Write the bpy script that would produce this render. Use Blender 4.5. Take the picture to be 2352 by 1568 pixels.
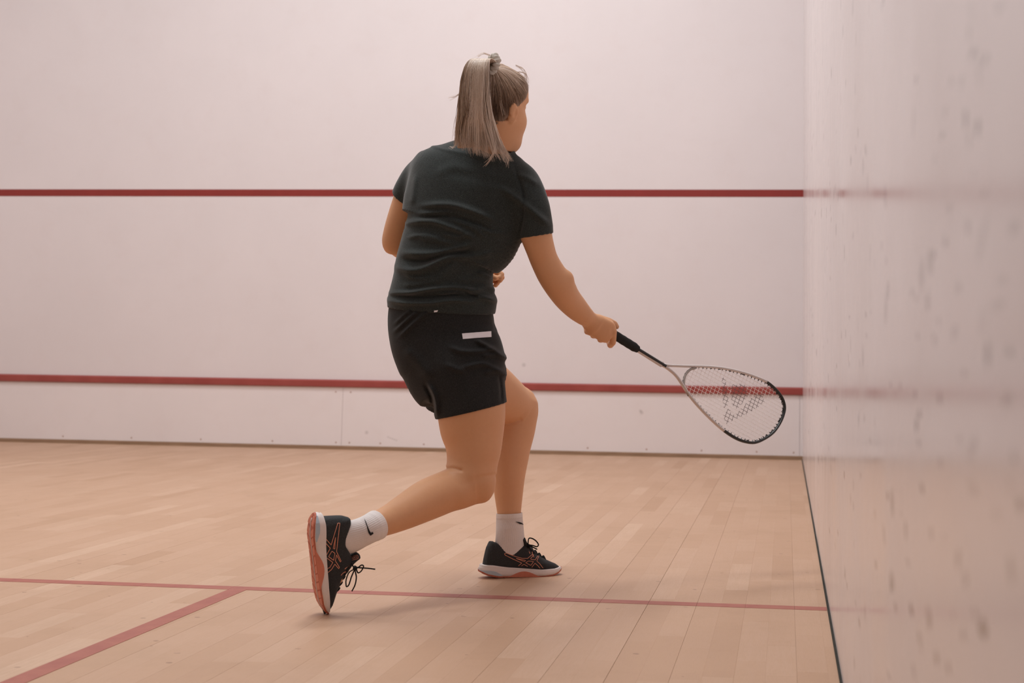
import bpy, math, random
import numpy as np
from mathutils import Matrix, Vector
from mathutils.bvhtree import BVHTree

for o in list(bpy.data.objects): bpy.data.objects.remove(o)
scene = bpy.context.scene
COL = scene.collection
random.seed(7); rng = np.random.default_rng(7)

# ------------------------------------------------------------------ camera
# x: right side wall is x=0, court towards -x;  y: front wall is y=0, court towards -y;  z up (metres)
F_PX, YAW, PITCH, ROLL = 3051.5663, .1123, .0945, .0149
POS = np.array([-.119, -9.1039, .6488]); PP = (1462.0975, 538.2733)
_cy, _sy, _cp, _sp = math.cos(YAW), math.sin(YAW), math.cos(PITCH), math.sin(PITCH)
FW = np.array([-_sy*_cp, _cy*_cp, _sp]); _rt = np.array([_cy, _sy, 0.]); _up = np.cross(_rt, FW)
RT = math.cos(ROLL)*_rt + math.sin(ROLL)*_up
UP = -math.sin(ROLL)*_rt + math.cos(ROLL)*_up
def at(x, y, Z): return POS + Z*(FW + RT*(x-PP[0])/F_PX - UP*(y-PP[1])/F_PX)
def project(P):
    d = P-POS; z = d@FW
    return PP[0]+F_PX*(d@RT)/z, PP[1]-F_PX*(d@UP)/z, z
cd = bpy.data.cameras.new('camera'); cam = bpy.data.objects.new('camera', cd); COL.objects.link(cam)
cd.sensor_fit = 'HORIZONTAL'; cd.sensor_width = 36; cd.lens = F_PX/2352*36
cd.shift_x = -(PP[0]-1176)/2352; cd.shift_y = -(784-PP[1])/2352
cd.clip_start = .02; cd.clip_end = 60
cd.dof.use_dof = True; cd.dof.focus_distance = 3.68; cd.dof.aperture_fstop = 5.0
cam.matrix_world = Matrix([[RT[0], UP[0], -FW[0], POS[0]], [RT[1], UP[1], -FW[1], POS[1]], [RT[2], UP[2], -FW[2], POS[2]], [0, 0, 0, 1]])
scene.camera = cam

# ------------------------------------------------------------------ light: ceiling lamps of the court
scene.view_settings.view_transform = 'Standard'; scene.view_settings.look = 'None'
scene.view_settings.gamma = 1; scene.view_settings.use_curve_mapping = False
scene.view_settings.exposure = 0.0
w = bpy.data.worlds.new('world'); scene.world = w; w.use_nodes = True
w.node_tree.nodes['Background'].inputs[0].default_value = (.05, .048, .045, 1)
w.node_tree.nodes['Background'].inputs[1].default_value = 1
for (lx, ly, pw) in ((-1.9, -3.0, 134), (-4.5, -3.0, 46), (-1.9, -5.8, 110), (-4.5, -5.8, 44), (-1.9, -8.2, 14), (-4.5, -8.2, 12)):
    ld = bpy.data.lights.new('ceiling_lamp', 'AREA'); ld.shape = 'RECTANGLE'; ld.size = 1.1; ld.size_y = 1.3
    ld.energy = pw; ld.color = (.96, .985, 1.0)
    lo = bpy.data.objects.new('ceiling_lamp', ld); COL.objects.link(lo); lo.location = (lx, ly, 5.9)

# ------------------------------------------------------------------ materials
def S(*c): return tuple((v/255/12.92 if v/255 <= .04045 else ((v/255+.055)/1.055)**2.4) for v in c) + (1,)
class NT:
    def __init__(s, name):
        m = bpy.data.materials.new(name); m.use_nodes = True; s.m = m; s.t = m.node_tree
        s.b = s.t.nodes['Principled BSDF']
    def n(s, typ, **kw):
        x = s.t.nodes.new(typ)
        for k, v in kw.items():
            if k.startswith('i_'):
                k2 = k[2:]; k2 = int(k2) if k2.isdigit() else k2.replace('_', ' ')
                s.set(x.inputs[k2], v)
            else: setattr(x, k, v)
        return x
    def set(s, inp, v):
        if isinstance(v, bpy.types.NodeSocket): s.t.links.new(v, inp)
        else: inp.default_value = v
    def p(s, **kw):
        for k, v in kw.items(): s.set(s.b.inputs[k.replace('_', ' ')], v)
        return s
    def mix(s, fac, a, b, mode='MIX'):
        x = s.n('ShaderNodeMix', data_type='RGBA', blend_type=mode)
        s.set(x.inputs[0], fac); s.set(x.inputs[6], a); s.set(x.inputs[7], b); return x.outputs[2]
    def math(s, op, a, b=None, clamp=False):
        x = s.n('ShaderNodeMath', operation=op, use_clamp=clamp); s.set(x.inputs[0], a)
        if b is not None: s.set(x.inputs[1], b)
        return x.outputs[0]
    def ramp(s, fac, *stops):
        x = s.n('ShaderNodeValToRGB'); s.set(x.inputs[0], fac); e = x.color_ramp.elements
        while len(e) < len(stops): e.new(.5)
        for q, (pos, c) in zip(e, stops): q.position = pos; q.color = c if len(c) == 4 else tuple(c)+(1,)
        return x.outputs[0]
    def noise(s, vec, scale, detail=3, rough=.5, dist=0):
        x = s.n('ShaderNodeTexNoise'); s.set(x.inputs['Vector'], vec); x.inputs['Scale'].default_value = scale
        x.inputs['Detail'].default_value = detail; x.inputs['Roughness'].default_value = rough; x.inputs['Distortion'].default_value = dist
        return x.outputs[0]
    def pos(s): return s.n('ShaderNodeNewGeometry').outputs['Position']
    def obj(s): return s.n('ShaderNodeTexCoord').outputs['Object']
    def scale(s, vec, xyz):
        x = s.n('ShaderNodeMapping'); s.set(x.inputs[0], vec); x.inputs['Scale'].default_value = xyz; return x.outputs[0]
    def bump(s, h, strength, dist):
        x = s.n('ShaderNodeBump'); s.set(x.inputs['Height'], h); x.inputs['Strength'].default_value = strength
        x.inputs['Distance'].default_value = dist; s.t.links.new(x.outputs[0], s.b.inputs['Normal'])
    def attr(s, name): return s.n('ShaderNodeAttribute', attribute_name=name).outputs['Fac']
G = lambda v: (v, v, v, 1)

def plain(name, col, rough=.5, spec=.5, metal=0, var=.06, sc=60):
    m = NT(name); nz = m.noise(m.obj(), sc)
    m.p(Base_Color=m.mix(nz, tuple(c*(1-var) for c in col[:3])+(1,), tuple(min(1, c*(1+var)) for c in col[:3])+(1,)), Roughness=rough, Metallic=metal)
    m.b.inputs['Specular IOR Level'].default_value = spec
    return m.m

def mat_wall(name, base, rough, bump, dots=()):
    m = NT(name); P = m.pos()
    big = m.noise(P, .9, 4, .6); mid = m.noise(P, 5, 4, .65)
    c = m.mix(m.ramp(big, (.35, G(0)), (.7, G(1))), tuple(v*.955 for v in base)+(1,), tuple(base)+(1,))
    c = m.mix(m.ramp(mid, (.52, G(0)), (.75, G(.35))), c, tuple(v*k for v, k in zip(base, (.93, .90, .885)))+(1,))
    vo = m.n('ShaderNodeTexVoronoi'); m.set(vo.inputs['Vector'], P); vo.inputs['Scale'].default_value = 2.4
    dot = m.math('MULTIPLY', m.math('LESS_THAN', vo.outputs['Distance'], .016), .22)
    c = m.mix(dot, c, (.25, .2, .18, 1))
    for (px, py, pz, r) in dots:
        d = m.n('ShaderNodeVectorMath', operation='DISTANCE'); m.set(d.inputs[0], P); d.inputs[1].default_value = (px, py, pz)
        f = m.n('ShaderNodeMapRange'); m.set(f.inputs[0], d.outputs['Value']); f.inputs[1].default_value = r*1.4; f.inputs[2].default_value = r*.5
        f.inputs[3].default_value = 0; f.inputs[4].default_value = .26
        c = m.mix(f.outputs[0], c, (.16, .12, .1, 1))
    m.p(Base_Color=c, Roughness=rough)
    m.bump(m.noise(P, 26, 3, .6), bump, .002)
    return m
WALL = (.80, .728, .728)
M = {}
M['wall'] = mat_wall('front_wall_plaster', WALL, .55, .25, [(-1.918, 0, .606, .013), (-1.092, 0, .295, .012), (-1.10, 0, .305, .01), (-2.2, 0, 1.2, .02)]).m
mw = mat_wall('side_wall_plaster', tuple(v*.95 for v in WALL), .15, .035)
c0 = mw.b.inputs['Base Color'].links[0].from_socket
mw.p(Roughness=mw.ramp(mw.noise(mw.pos(), 1.7, 4, .6), (.3, G(.13)), (.7, G(.26))))
mw.p(Base_Color=mw.mix(mw.math('MULTIPLY', mw.attr('mark'), 1.25, True), c0, (.13, .115, .095, 1)))
M['sidewall'] = mw.m
M['panel'] = mat_wall('painted_tin_panel', (.85, .775, .768), .45, .15, [(-2.865, -.006, .092, .006), (-2.85, -.006, .086, .006), (-2.835, -.006, .081, .006), (-2.82, -.006, .076, .006), (-2.805, -.006, .071, .006), (-1.092, -.006, .295, .012), (-1.10, -.006, .306, .010), (-3.02, -.006, .12, .012)]).m
M['red'] = plain('red_wall_paint', S(140, 48, 42), .5, .4, 0, .1, 9)
mr = NT('red_tin_batten'); nz = mr.noise(mr.pos(), 6, 4)
mr.p(Base_Color=mr.mix(nz, S(138, 52, 48), S(170, 84, 76)), Roughness=.45); M['tin'] = mr.m
mf = NT('red_floor_paint'); nz = mf.noise(mf.pos(), 14, 4, .7)
mf.p(Base_Color=mf.mix(mf.ramp(nz, (.3, G(0)), (.75, G(1))), S(157, 84, 72), S(173, 103, 84)), Roughness=.5); M['floorline'] = mf.m
mb = NT('brown_base_strip'); nz = mb.noise(mb.scale(mb.pos(), (2, 2, 40)), 3, 4)
mb.p(Base_Color=mb.mix(nz, S(112, 84, 60), S(178, 146, 118)), Roughness=.6); M['base'] = mb.m
M['gap'] = plain('dark_floor_gap', S(52, 50, 44), .8, .2, 0, .3, 30)

mw2 = NT('maple_floor'); P = mw2.pos(); tone = mw2.attr('tone')
grain = mw2.noise(mw2.scale(P, (38, 2.2, 1)), 3, 5, .6, .6)
fine = mw2.noise(mw2.scale(P, (190, 9, 1)), 3, 3, .6)
cl = mw2.ramp(tone, (0, S(183, 145, 117)), (.35, S(192, 155, 128)), (.7, S(197, 161, 135)), (1, S(208, 175, 150)))
cl = mw2.mix(mw2.ramp(grain, (.3, G(0)), (.75, G(.6))), cl, S(190, 152, 121))
cl = mw2.mix(mw2.ramp(fine, (.45, G(0)), (.8, G(.25))), cl, S(168, 130, 100))
dirt = mw2.noise(P, 2.1, 5, .7)
cl = mw2.mix(mw2.ramp(dirt, (.5, G(0)), (.8, G(.28))), cl, S(160, 128, 102))
vo = mw2.n('ShaderNodeTexVoronoi'); mw2.set(vo.inputs['Vector'], mw2.scale(P, (9, 14, 1))); vo.inputs['Scale'].default_value = 1
sc1 = mw2.math('LESS_THAN', mw2.math('ADD', vo.outputs['Distance'], mw2.math('MULTIPLY', mw2.noise(P, 60, 3), .22)), .17)
sc1 = mw2.math('MULTIPLY', sc1, mw2.ramp(mw2.noise(P, 1.6, 2), (.42, G(0)), (.5, G(.55))))
cl = mw2.mix(sc1, cl, S(120, 86, 66))
mw2.p(Base_Color=cl, Roughness=mw2.math('ADD', mw2.math('MULTIPLY', dirt, .2), .38)); mw2.b.inputs['Specular IOR Level'].default_value = .35
M['wood'] = mw2.m
M['seam'] = plain('dark_subfloor', S(128, 98, 74), .9, .1)

ms = NT('skin'); P = ms.obj()
nz = ms.noise(P, 9, 4, .6); n2 = ms.noise(P, 120, 3)
sk = ms.mix(nz, (.68, .350, .180, 1), (.76, .405, .222, 1)); sk = ms.mix(ms.math('MULTIPLY', n2, .16), sk, (.52, .24, .12, 1))
ms.p(Base_Color=sk, Roughness=.5, Subsurface_Weight=.12); ms.b.inputs['Subsurface Radius'].default_value = (.02, .008, .004); ms.b.inputs['Subsurface Scale'].default_value = .4
ms.b.inputs['Specular IOR Level'].default_value = .35
ms.bump(n2, .1, .001); M['skin'] = ms.m

def cloth(name, c, fleck, sheen):
    m = NT(name); P = m.obj(); a = m.noise(P, 650, 2, .7)
    k = m.mix(m.ramp(a, (.45, G(0)), (.7, G(1))), c, fleck)
    m.p(Base_Color=k, Roughness=.92, Sheen_Weight=sheen, Sheen_Roughness=.4); m.b.inputs['Specular IOR Level'].default_value = .15
    m.bump(a, .35, .0008); return m.m
M['shirt'] = cloth('charcoal_jersey', S(45, 49, 48), S(74, 80, 78), .25)
M['shorts'] = cloth('black_jersey', S(38, 38, 38), S(58, 58, 57), .15)
M['white'] = plain('white_tape', S(250, 243, 246), .5)
M['sock'] = plain('white_sock_cotton', S(232, 222, 218), .9, .1, 0, .04, 200)
M['ink'] = plain('black_embroidery', S(28, 28, 32), .7)
mh = NT('blond_hair'); t = mh.attr('tone')
hc = mh.ramp(t, (0, S(84, 64, 50)), (.3, S(146, 118, 96)), (.6, S(208, 180, 156)), (1, S(246, 228, 212)))
mh.p(Base_Color=hc, Roughness=.42); mh.b.inputs['Specular IOR Level'].default_value = .45; M['hair'] = mh.m
M['scrunchie'] = plain('grey_beige_scrunchie', S(200, 192, 181), .9, .1, 0, .12, 40)
ma = NT('black_shoe_mesh'); wv = ma.n('ShaderNodeTexVoronoi'); ma.set(wv.inputs['Vector'], ma.obj()); wv.inputs['Scale'].default_value = 420
ma.p(Base_Color=ma.mix(wv.outputs['Distance'], S(30, 30, 31), S(52, 52, 53)), Roughness=.85); ma.bump(wv.outputs['Distance'], .4, .001); M['shoe'] = ma.m
M['midsole'] = plain('white_foam_midsole', S(226, 212, 206), .6)
M['coral'] = plain('coral_rubber', S(208, 124, 98), .6, .4, 0, .1, 90)
M['coral2'] = plain('coral_rubber_web', S(186, 104, 82), .7, .3)
M['corallogo'] = plain('coral_print', S(226, 150, 122), .5)
M['gel'] = plain('pale_blue_gel', S(178, 190, 200), .3)
M['lace'] = plain('black_lace', S(26, 26, 27), .85, .2)
M['grip'] = plain('black_grip_tape', S(42, 41, 40), .85, .25, 0, .25, 300)
M['silver'] = plain('silver_white_racket_paint', S(216, 206, 203), .28, .6)
M['grey'] = plain('grey_racket_inner', S(168, 158, 152), .45)
M['black'] = plain('black_racket_paint', S(38, 37, 36), .35)
M['string'] = plain('white_strings', S(250, 240, 236), .4)
M['dstring'] = plain('dark_string_ink', S(96, 80, 78), .6)
M['ceiling'] = plain('grey_ceiling', (.30, .29, .28, 1), .8, .2)
M['back'] = plain('dark_back_wall', (.16, .15, .15, 1), .5, .3, 0, .03, 3)
M['otherwall'] = plain('white_plaster', (.78, .72, .70, 1), .7, .2, 0, .03, 3)
M['eye'] = plain('eye_white', S(220, 215, 210), .2)

# ------------------------------------------------------------------ mesh helpers
WORLD = {}
def mesh(name, V, F, mat, smooth=False):
    me = bpy.data.meshes.new(name)
    V = np.asarray(V, float)
    if isinstance(F, np.ndarray) and F.ndim == 2:
        k = F.shape[1]; me.vertices.add(len(V)); me.vertices.foreach_set('co', V.astype(np.float32).ravel())
        me.loops.add(F.size); me.loops.foreach_set('vertex_index', F.astype(np.int32).ravel())
        me.polygons.add(len(F)); me.polygons.foreach_set('loop_start', np.arange(0, F.size, k, dtype=np.int32))
        me.update(calc_edges=True)
    else:
        me.from_pydata([tuple(v) for v in V], [], [tuple(int(i) for i in f) for f in F])
    if smooth: me.polygons.foreach_set('use_smooth', np.ones(len(me.polygons), bool))
    me.materials.append(mat); me.update()
    return me
def obj(name, V, F, mat, parent=None, smooth=False, origin=None, **props):
    V = np.asarray(V, float)
    o0 = np.array(origin if origin is not None else (V.min(0)+V.max(0))/2)
    me = mesh(name, V-o0, F, mat, smooth)
    o = bpy.data.objects.new(name, me); COL.objects.link(o)
    WORLD[o.name] = o0
    if parent is not None:
        o.parent = parent; o.location = o0-WORLD[parent.name]
    else: o.location = o0
    for k, v in props.items(): o[k] = v
    return o
def empty(name, loc, **props):
    o = bpy.data.objects.new(name, None); COL.objects.link(o); o.location = loc; WORLD[o.name] = np.array(loc, float)
    o.empty_display_size = .1
    for k, v in props.items(): o[k] = v
    return o
def box(a, b):
    x0, y0, z0 = a; x1, y1, z1 = b
    V = [(x0,y0,z0),(x1,y0,z0),(x1,y1,z0),(x0,y1,z0),(x0,y0,z1),(x1,y0,z1),(x1,y1,z1),(x0,y1,z1)]
    F = [(0,3,2,1),(4,5,6,7),(0,1,5,4),(1,2,6,5),(2,3,7,6),(3,0,4,7)]
    return np.array(V, float), F
def join(parts):
    V = []; F = []; n = 0
    for v, f in parts:
        V.append(np.asarray(v, float)); F += [tuple(int(i)+n for i in q) for q in f]; n += len(v)
    return np.vstack(V), F
def spline(P, n, closed=False):
    P = np.asarray(P, float); m = len(P)
    if closed:
        Q = np.vstack([P[-1], P, P[0], P[1]]); segs = m
    else:
        Q = np.vstack([2*P[0]-P[1], P, 2*P[-1]-P[-2]]); segs = m-1
    t = np.linspace(0, segs, n, endpoint=not closed); i = np.minimum(t.astype(int), segs-1); u = (t-i)[:, None]
    a, b, c, d = Q[i], Q[i+1], Q[i+2], Q[i+3]
    return .5*((2*b)+(-a+c)*u+(2*a-5*b+4*c-d)*u**2+(-a+3*b-3*c+d)*u**3)
def frames(C, closed=False, hint=None):
    T = np.gradient(C, axis=0) if not closed else (np.roll(C, -1, 0)-np.roll(C, 1, 0))
    T /= np.linalg.norm(T, axis=1)[:, None]+1e-12
    u = np.zeros_like(T); h = np.array(hint if hint is not None else (0.31, .17, .93))
    for i in range(len(T)):
        v = h-T[i]*(h@T[i]); v /= np.linalg.norm(v)+1e-12; u[i] = v
        if hint is None: h = v
    return T, u, np.cross(T, u)
def tube(C, r, sides=8, closed=False, flat=1., hint=None, caps=True):
    C = np.asarray(C, float); n = len(C); r = np.broadcast_to(np.asarray(r, float), (n,))
    T, u, v = frames(C, closed, hint); a = np.arange(sides)*2*math.pi/sides
    V = (C[:, None]+r[:, None, None]*(np.cos(a)[None, :, None]*u[:, None]+flat*np.sin(a)[None, :, None]*v[:, None])).reshape(-1, 3)
    F = []
    for i in range(n if closed else n-1):
        j = (i+1) % n
        for k in range(sides):
            l = (k+1) % sides; F.append((i*sides+k, i*sides+l, j*sides+l, j*sides+k))
    if not closed and caps: F += [tuple(range(sides-1, -1, -1)), tuple((n-1)*sides+k for k in range(sides))]
    return V, F

# ------------------------------------------------------------------ the court
CH = 6.0; W0 = -6.4; Y0 = -9.75; T = .2
V, F = box((W0-T, 0, -.1), (T, T, CH)); wall_front = obj('wall_front', V, F, M['wall'], kind='structure')
V, F = box((W0-T, Y0, -.1), (W0, 0, CH)); obj('wall_left', V, F, M['otherwall'], kind='structure')
V, F = box((W0-T, Y0-T, -.1), (T, Y0, CH)); obj('wall_back', V, F, M['back'], kind='structure')
V, F = box((W0-T, Y0-T, CH), (T, T, CH+.15)); obj('ceiling', V, F, M['ceiling'], kind='structure')

# right wall: fine grid whose 'mark' attribute carries the grey ball marks
def wall_hit(x, y):
    d = at(x, y, 1.)-POS; t = -POS[0]/d[0]; return (POS+t*d)[1], (POS+t*d)[2], t
MARKS = '''2233 123 9 14 .5;2263 137 8 15 .4;2185 188 3 16 .35;2207 188 7 12 .25;2226 76 4 22 .3;2297 13 9 18 .35;2171 257 4 10 .3;2218 274 4 26 .7;2246 293 5 24 .8
2226 319 4 20 .5;2164 308 6 8 .4;2147 365 4 9 .25;2236 400 5 10 .3;2261 443 6 12 .5;2104 182 2 14 .4;2029 3 1.5 9 .8;1971 305 1 12 .4;2222 519 6 22 .45;2328 525 12 18 .4
2171 557 5 13 .5;2140 589 9 18 .5;2025 564 1.5 9 .5;2035 599 1.5 11 .45;2039 666 2.5 22 .7;2094 672 5 12 .4;2104 685 4 11 .4;2131 694 4 22 .5;2156 736 4 15 .45;2147 780 5 17 .55
2108 771 3 14 .4;2268 812 7 32 .6;2319 808 7 16 .5;2214 860 7 9 .5;2314 918 15 15 .45;2158 914 5 15 .45;2102 905 3 13 .5;2112 950 5 8 .6;2105 975 4 17 .65;1933 769 1 11 .4;1989 723 1 7 .7
2000 717 1 6 .5;1990 771 1 7 .5;1951 728 1 6 .6;1922 841 1 6 .6;1950 836 1 6 .5;2045 883 2 10 .4;2067 886 3 12 .4;1999 1013 2 8 .6;2110 1016 4 11 .6;2117 1120 5 14 .6;2039 1139 2 10 .7
1939 1090 1 9 .7;1977 1092 1 9 .8;2139 1225 4 18 .55;2168 1230 4 8 .4;2012 1297 3 11 .75;2046 1337 3.5 22 .7;1941 1315 1.2 14 .8;1945 1342 1 8 .8;2093 1400 4.5 15 .65;2133 1416 6 26 .65
2057 1395 2.5 11 .6;1974 1431 1.3 10 .85;2218 1330 6 20 .6;2240 1409 6 11 .7;2258 1445 9 23 .85;2213 1460 6 12 .5;2189 1413 4 12 .35;2113 1471 5 20 .55;2151 1511 5 16 .6;2178 1532 5 11 .6
2041 1549 4 8 .6;2099 1543 4 18 .5;2323 1311 8 34 .6;2345 1159 10 16 .55;2330 1051 8 14 .45;2233 1120 14 22 .2;1925 1225 1 6 .8;1905 1217 1 6 .5;2070 1180 3 9 .3;1985 960 1.5 12 .4;2180 480 8 10 .25
2300 640 14 10 .25;2290 700 20 16 .2;2200 660 9 20 .2;2085 1290 4 10 .4;1965 1385 1.3 8 .5;2290 1180 14 10 .2;2205 1010 6 18 .2;2160 1060 6 14 .2;2010 1180 1.5 12 .5;1960 1160 1 10 .5'''
cols = np.concatenate([[Y0], np.array([wall_hit(x, 800)[0] for x in np.arange(2440, 1856, -1.6)]), np.linspace(wall_hit(1857, 800)[0]+.05, 0, 12)])
rows = np.concatenate([np.arange(-.1, 1.45, .004), np.arange(1.45, 3.3, .012), [CH]])
YY, ZZ = np.meshgrid(cols, rows, indexing='ij'); mk = np.zeros_like(YY)
for rec in MARKS.replace('\n', ';').split(';'):
    x, y, rx, ry, d = map(float, rec.split())
    y0, z0, t0 = wall_hit(x, y); ry_ = abs(wall_hit(x+rx, y)[0]-wall_hit(x-rx, y)[0])/2; rz_ = ry*t0/F_PX
    sl = rng.uniform(-.5, .5)
    e = ((YY-y0)/max(ry_, .004))**2+((ZZ-z0-sl*(YY-y0)*rz_/max(ry_, .004)*.5)/rz_)**2
    mk = np.maximum(mk, d*np.clip(1.35-e, 0, 1)*(.75+.25*np.sin(YY*91+ZZ*140)))
for i in range(520):   # faint older marks
    y0, z0 = rng.uniform(-8.6, -.5), rng.uniform(.02, 2.6); r1, r2 = rng.uniform(.006, .02), rng.uniform(.008, .035)
    ang = rng.uniform(-.5, .5); a_, b_ = (YY-y0), (ZZ-z0)
    e = ((a_*math.cos(ang)+b_*math.sin(ang))/r2)**2+((-a_*math.sin(ang)+b_*math.cos(ang))/r1)**2
    mk = np.maximum(mk, rng.uniform(.06, .42)*np.clip(1.2-e, 0, 1))
nc, nr = YY.shape
V = np.stack([np.zeros(nc*nr), YY.ravel(), ZZ.ravel()], 1); idx = np.arange(nc*nr).reshape(nc, nr)
Fq = np.stack([idx[:-1, :-1], idx[:-1, 1:], idx[1:, 1:], idx[1:, :-1]], -1).reshape(-1, 4)
Vb = np.array([(T, Y0, -.1), (T, 0, -.1), (T, 0, CH), (T, Y0, CH)]); n0 = len(V)
Fb = np.array([[n0, n0+1, n0+2, n0+3]])
wr = obj('wall_right', np.vstack([V, Vb]), np.vstack([Fq, Fb]), M['sidewall'], kind='structure', origin=(0, 0, 0))
at_ = wr.data.attributes.new('mark', 'FLOAT', 'POINT'); at_.data.foreach_set('value', np.concatenate([mk.ravel(), np.zeros(4)]).astype(np.float32))

# front wall: painted service line, tin with batten, lower panels, screws, base strip
V, F = box((W0, -.002, 1.78), (0, 0, 1.83)); obj('trim_1', V, F, M['red'], kind='structure', label='upper red painted line across the front wall')
def prism(prof, x0, x1):
    n = len(prof); V = [(x0, a, b) for a, b in prof]+[(x1, a, b) for a, b in prof]
    F = [tuple(range(n)), tuple(range(2*n-1, n-1, -1))]+[(i, i+n, (i+1) % n+n, (i+1) % n) for i in range(n)]
    return np.array(V, float), F
V, F = prism([(0, .484), (-.016, .481), (-.024, .474), (-.024, .438), (-.012, .431), (0, .431)], W0, 0)
obj('trim_2', V, F, M['tin'], kind='structure', label='lower red batten along the top of the tin')
px = [(-6.4, -3.2012), (-3.1988, -.0212), (-.0188, 0)]
panels = []
for a, b in px:
    V, F = box((a, -.006, .025), (b, 0, .431)); panels.append(obj('panel', V, F, M['panel'], wall_front))
def disc(c, r, h):
    a = np.arange(10)*math.pi/5
    V = np.vstack([[c[0]+r*math.cos(t), c[1], c[2]+r*math.sin(t)] for t in a]+[[c[0]+.7*r*math.cos(t), c[1]-h, c[2]+.7*r*math.sin(t)] for t in a])
    return V, [tuple(range(19, 9, -1))]+[(i, (i+1) % 10, 10+(i+1) % 10, 10+i) for i in range(10)]
M['screw'] = plain('painted_screw', S(190, 165, 156), .5)
for x in [-3.239, -3.142, -2.92, -2.609, -2.24, -1.862, -1.46, -1.055, -.68, -.308, -.06, -3.7, -4.226, -4.742, -5.258, -5.77]:
    V, F = disc((x, -.0061, .048), .0065, .0015); obj('screw', V, F, M['screw'], panels[0] if x < -3.2 else panels[1])
for x in [-3.253, -3.145]:
    V, F = disc((x, -.0061, .398), .0065, .0015); obj('screw', V, F, M['screw'], panels[0] if x < -3.2 else panels[1])
V, F = prism([(0, .026), (-.010, .026), (-.014, .022), (-.014, 0), (0, 0)], W0, 0)
obj('baseboard_front', V, F, M['base'], kind='structure')
# dark expansion gap along the right wall
V, F = box((-.0055, Y0, 0), (0, -.014, .003)); obj('trim_3', V, F, M['gap'], kind='structure', label='dark expansion gap between floor and right wall')

# floor: two-strip maple boards, 130 mm per board, strips laid along the court
V, F = box((W0, Y0, -.1), (0, 0, -.004)); floor = obj('floor', V, F, M['seam'], kind='structure', origin=(0, 0, 0))
strips = []
E0 = -.0918+.130
k = 0
xb = E0
while xb > W0:
    gp = random.choice((.00005, .00012, .0002, .0004)) if xb < E0 else .0002
    for h in (0, 1):
        x1 = min(xb-.065*h-(gp if h == 0 else .0000), -.0055); x0 = max(xb-.065*(h+1)+(gp if h == 1 else .00001), W0)
        if x1-x0 < .004: continue
        y = Y0-random.random()*.5
        while y < 0:
            L = random.choice((.3, .38, .45, .5, .56, .62)); ya, yb = max(y, Y0), min(y+L-.00005, 0)
            if yb > Y0: strips.append((x0, x1, ya, yb))
            y += L
    xb -= .130
def tone_(): return min(1, max(0, random.gauss(.5, .19)))
def vis(s):
    c = np.array([(s[0]+s[1])/2, (s[2]+s[3])/2, 0]); d = (c-POS)@FW
    if d < 1: return 0
    a, b, z = project(c)
    if a < -60 or a > 2000 or b > 1700: return 0
    return (s[1]-s[0])*(s[3]-s[2])/d**3
order = sorted(range(len(strips)), key=lambda i: -vis(strips[i]))
def strip_mesh(s):
    x0, x1, ya, yb = s; b = .00018; h = random.uniform(-.00005, .00005)
    V = [(x0, ya, -.004), (x1, ya, -.004), (x1, yb, -.004), (x0, yb, -.004), (x0, ya, -b+h), (x1, ya, -b+h), (x1, yb, -b+h), (x0, yb, -b+h),
         (x0+b, ya+b, h), (x1-b, ya+b, h), (x1-b, yb-b, h), (x0+b, yb-b, h)]
    F = [(0,1,5,4),(1,2,6,5),(2,3,7,6),(3,0,4,7),(4,5,9,8),(5,6,10,9),(6,7,11,10),(7,4,8,11),(8,9,10,11)]
    return np.array(V, float), F
def set_tone(o, vals):
    a = o.data.attributes.new('tone', 'FLOAT', 'POINT'); a.data.foreach_set('value', np.asarray(vals, np.float32))
for i in order[:300]:
    V, F = strip_mesh(strips[i]); o = obj('plank', V, F, M['wood'], floor); set_tone(o, [tone_()]*12)
rest = [strip_mesh(strips[i]) for i in order[300:]]
V, F = join(rest); o = obj('plank_field', V, F, M['wood'], floor, kind='stuff')
set_tone(o, np.repeat([tone_() for _ in rest], 12))
# painted floor lines (cut at every board seam)
segs = []; xb = E0
while xb > W0:
    a, b = max(xb-.130+.0003, W0), min(xb-.0003, -.0065)
    if b > a and not (a < -1.60 and b > -1.65 and False): segs.append(box((a, -5.49, 0), (b, -5.44, .0006)))
    xb -= .130
V, F = join(segs); obj('trim_4', V, F, M['floorline'], kind='structure', label='red short line painted across the floor')
V, F = join([box((-1.65, -7.09, 0), (-1.60, -5.4895, .0008)), box((-1.60, -7.09, 0), (-.0085, -7.04, .0008))])
obj('trim_5', V, F, M['floorline'], kind='structure', label='red service box line running towards the viewer')

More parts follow.
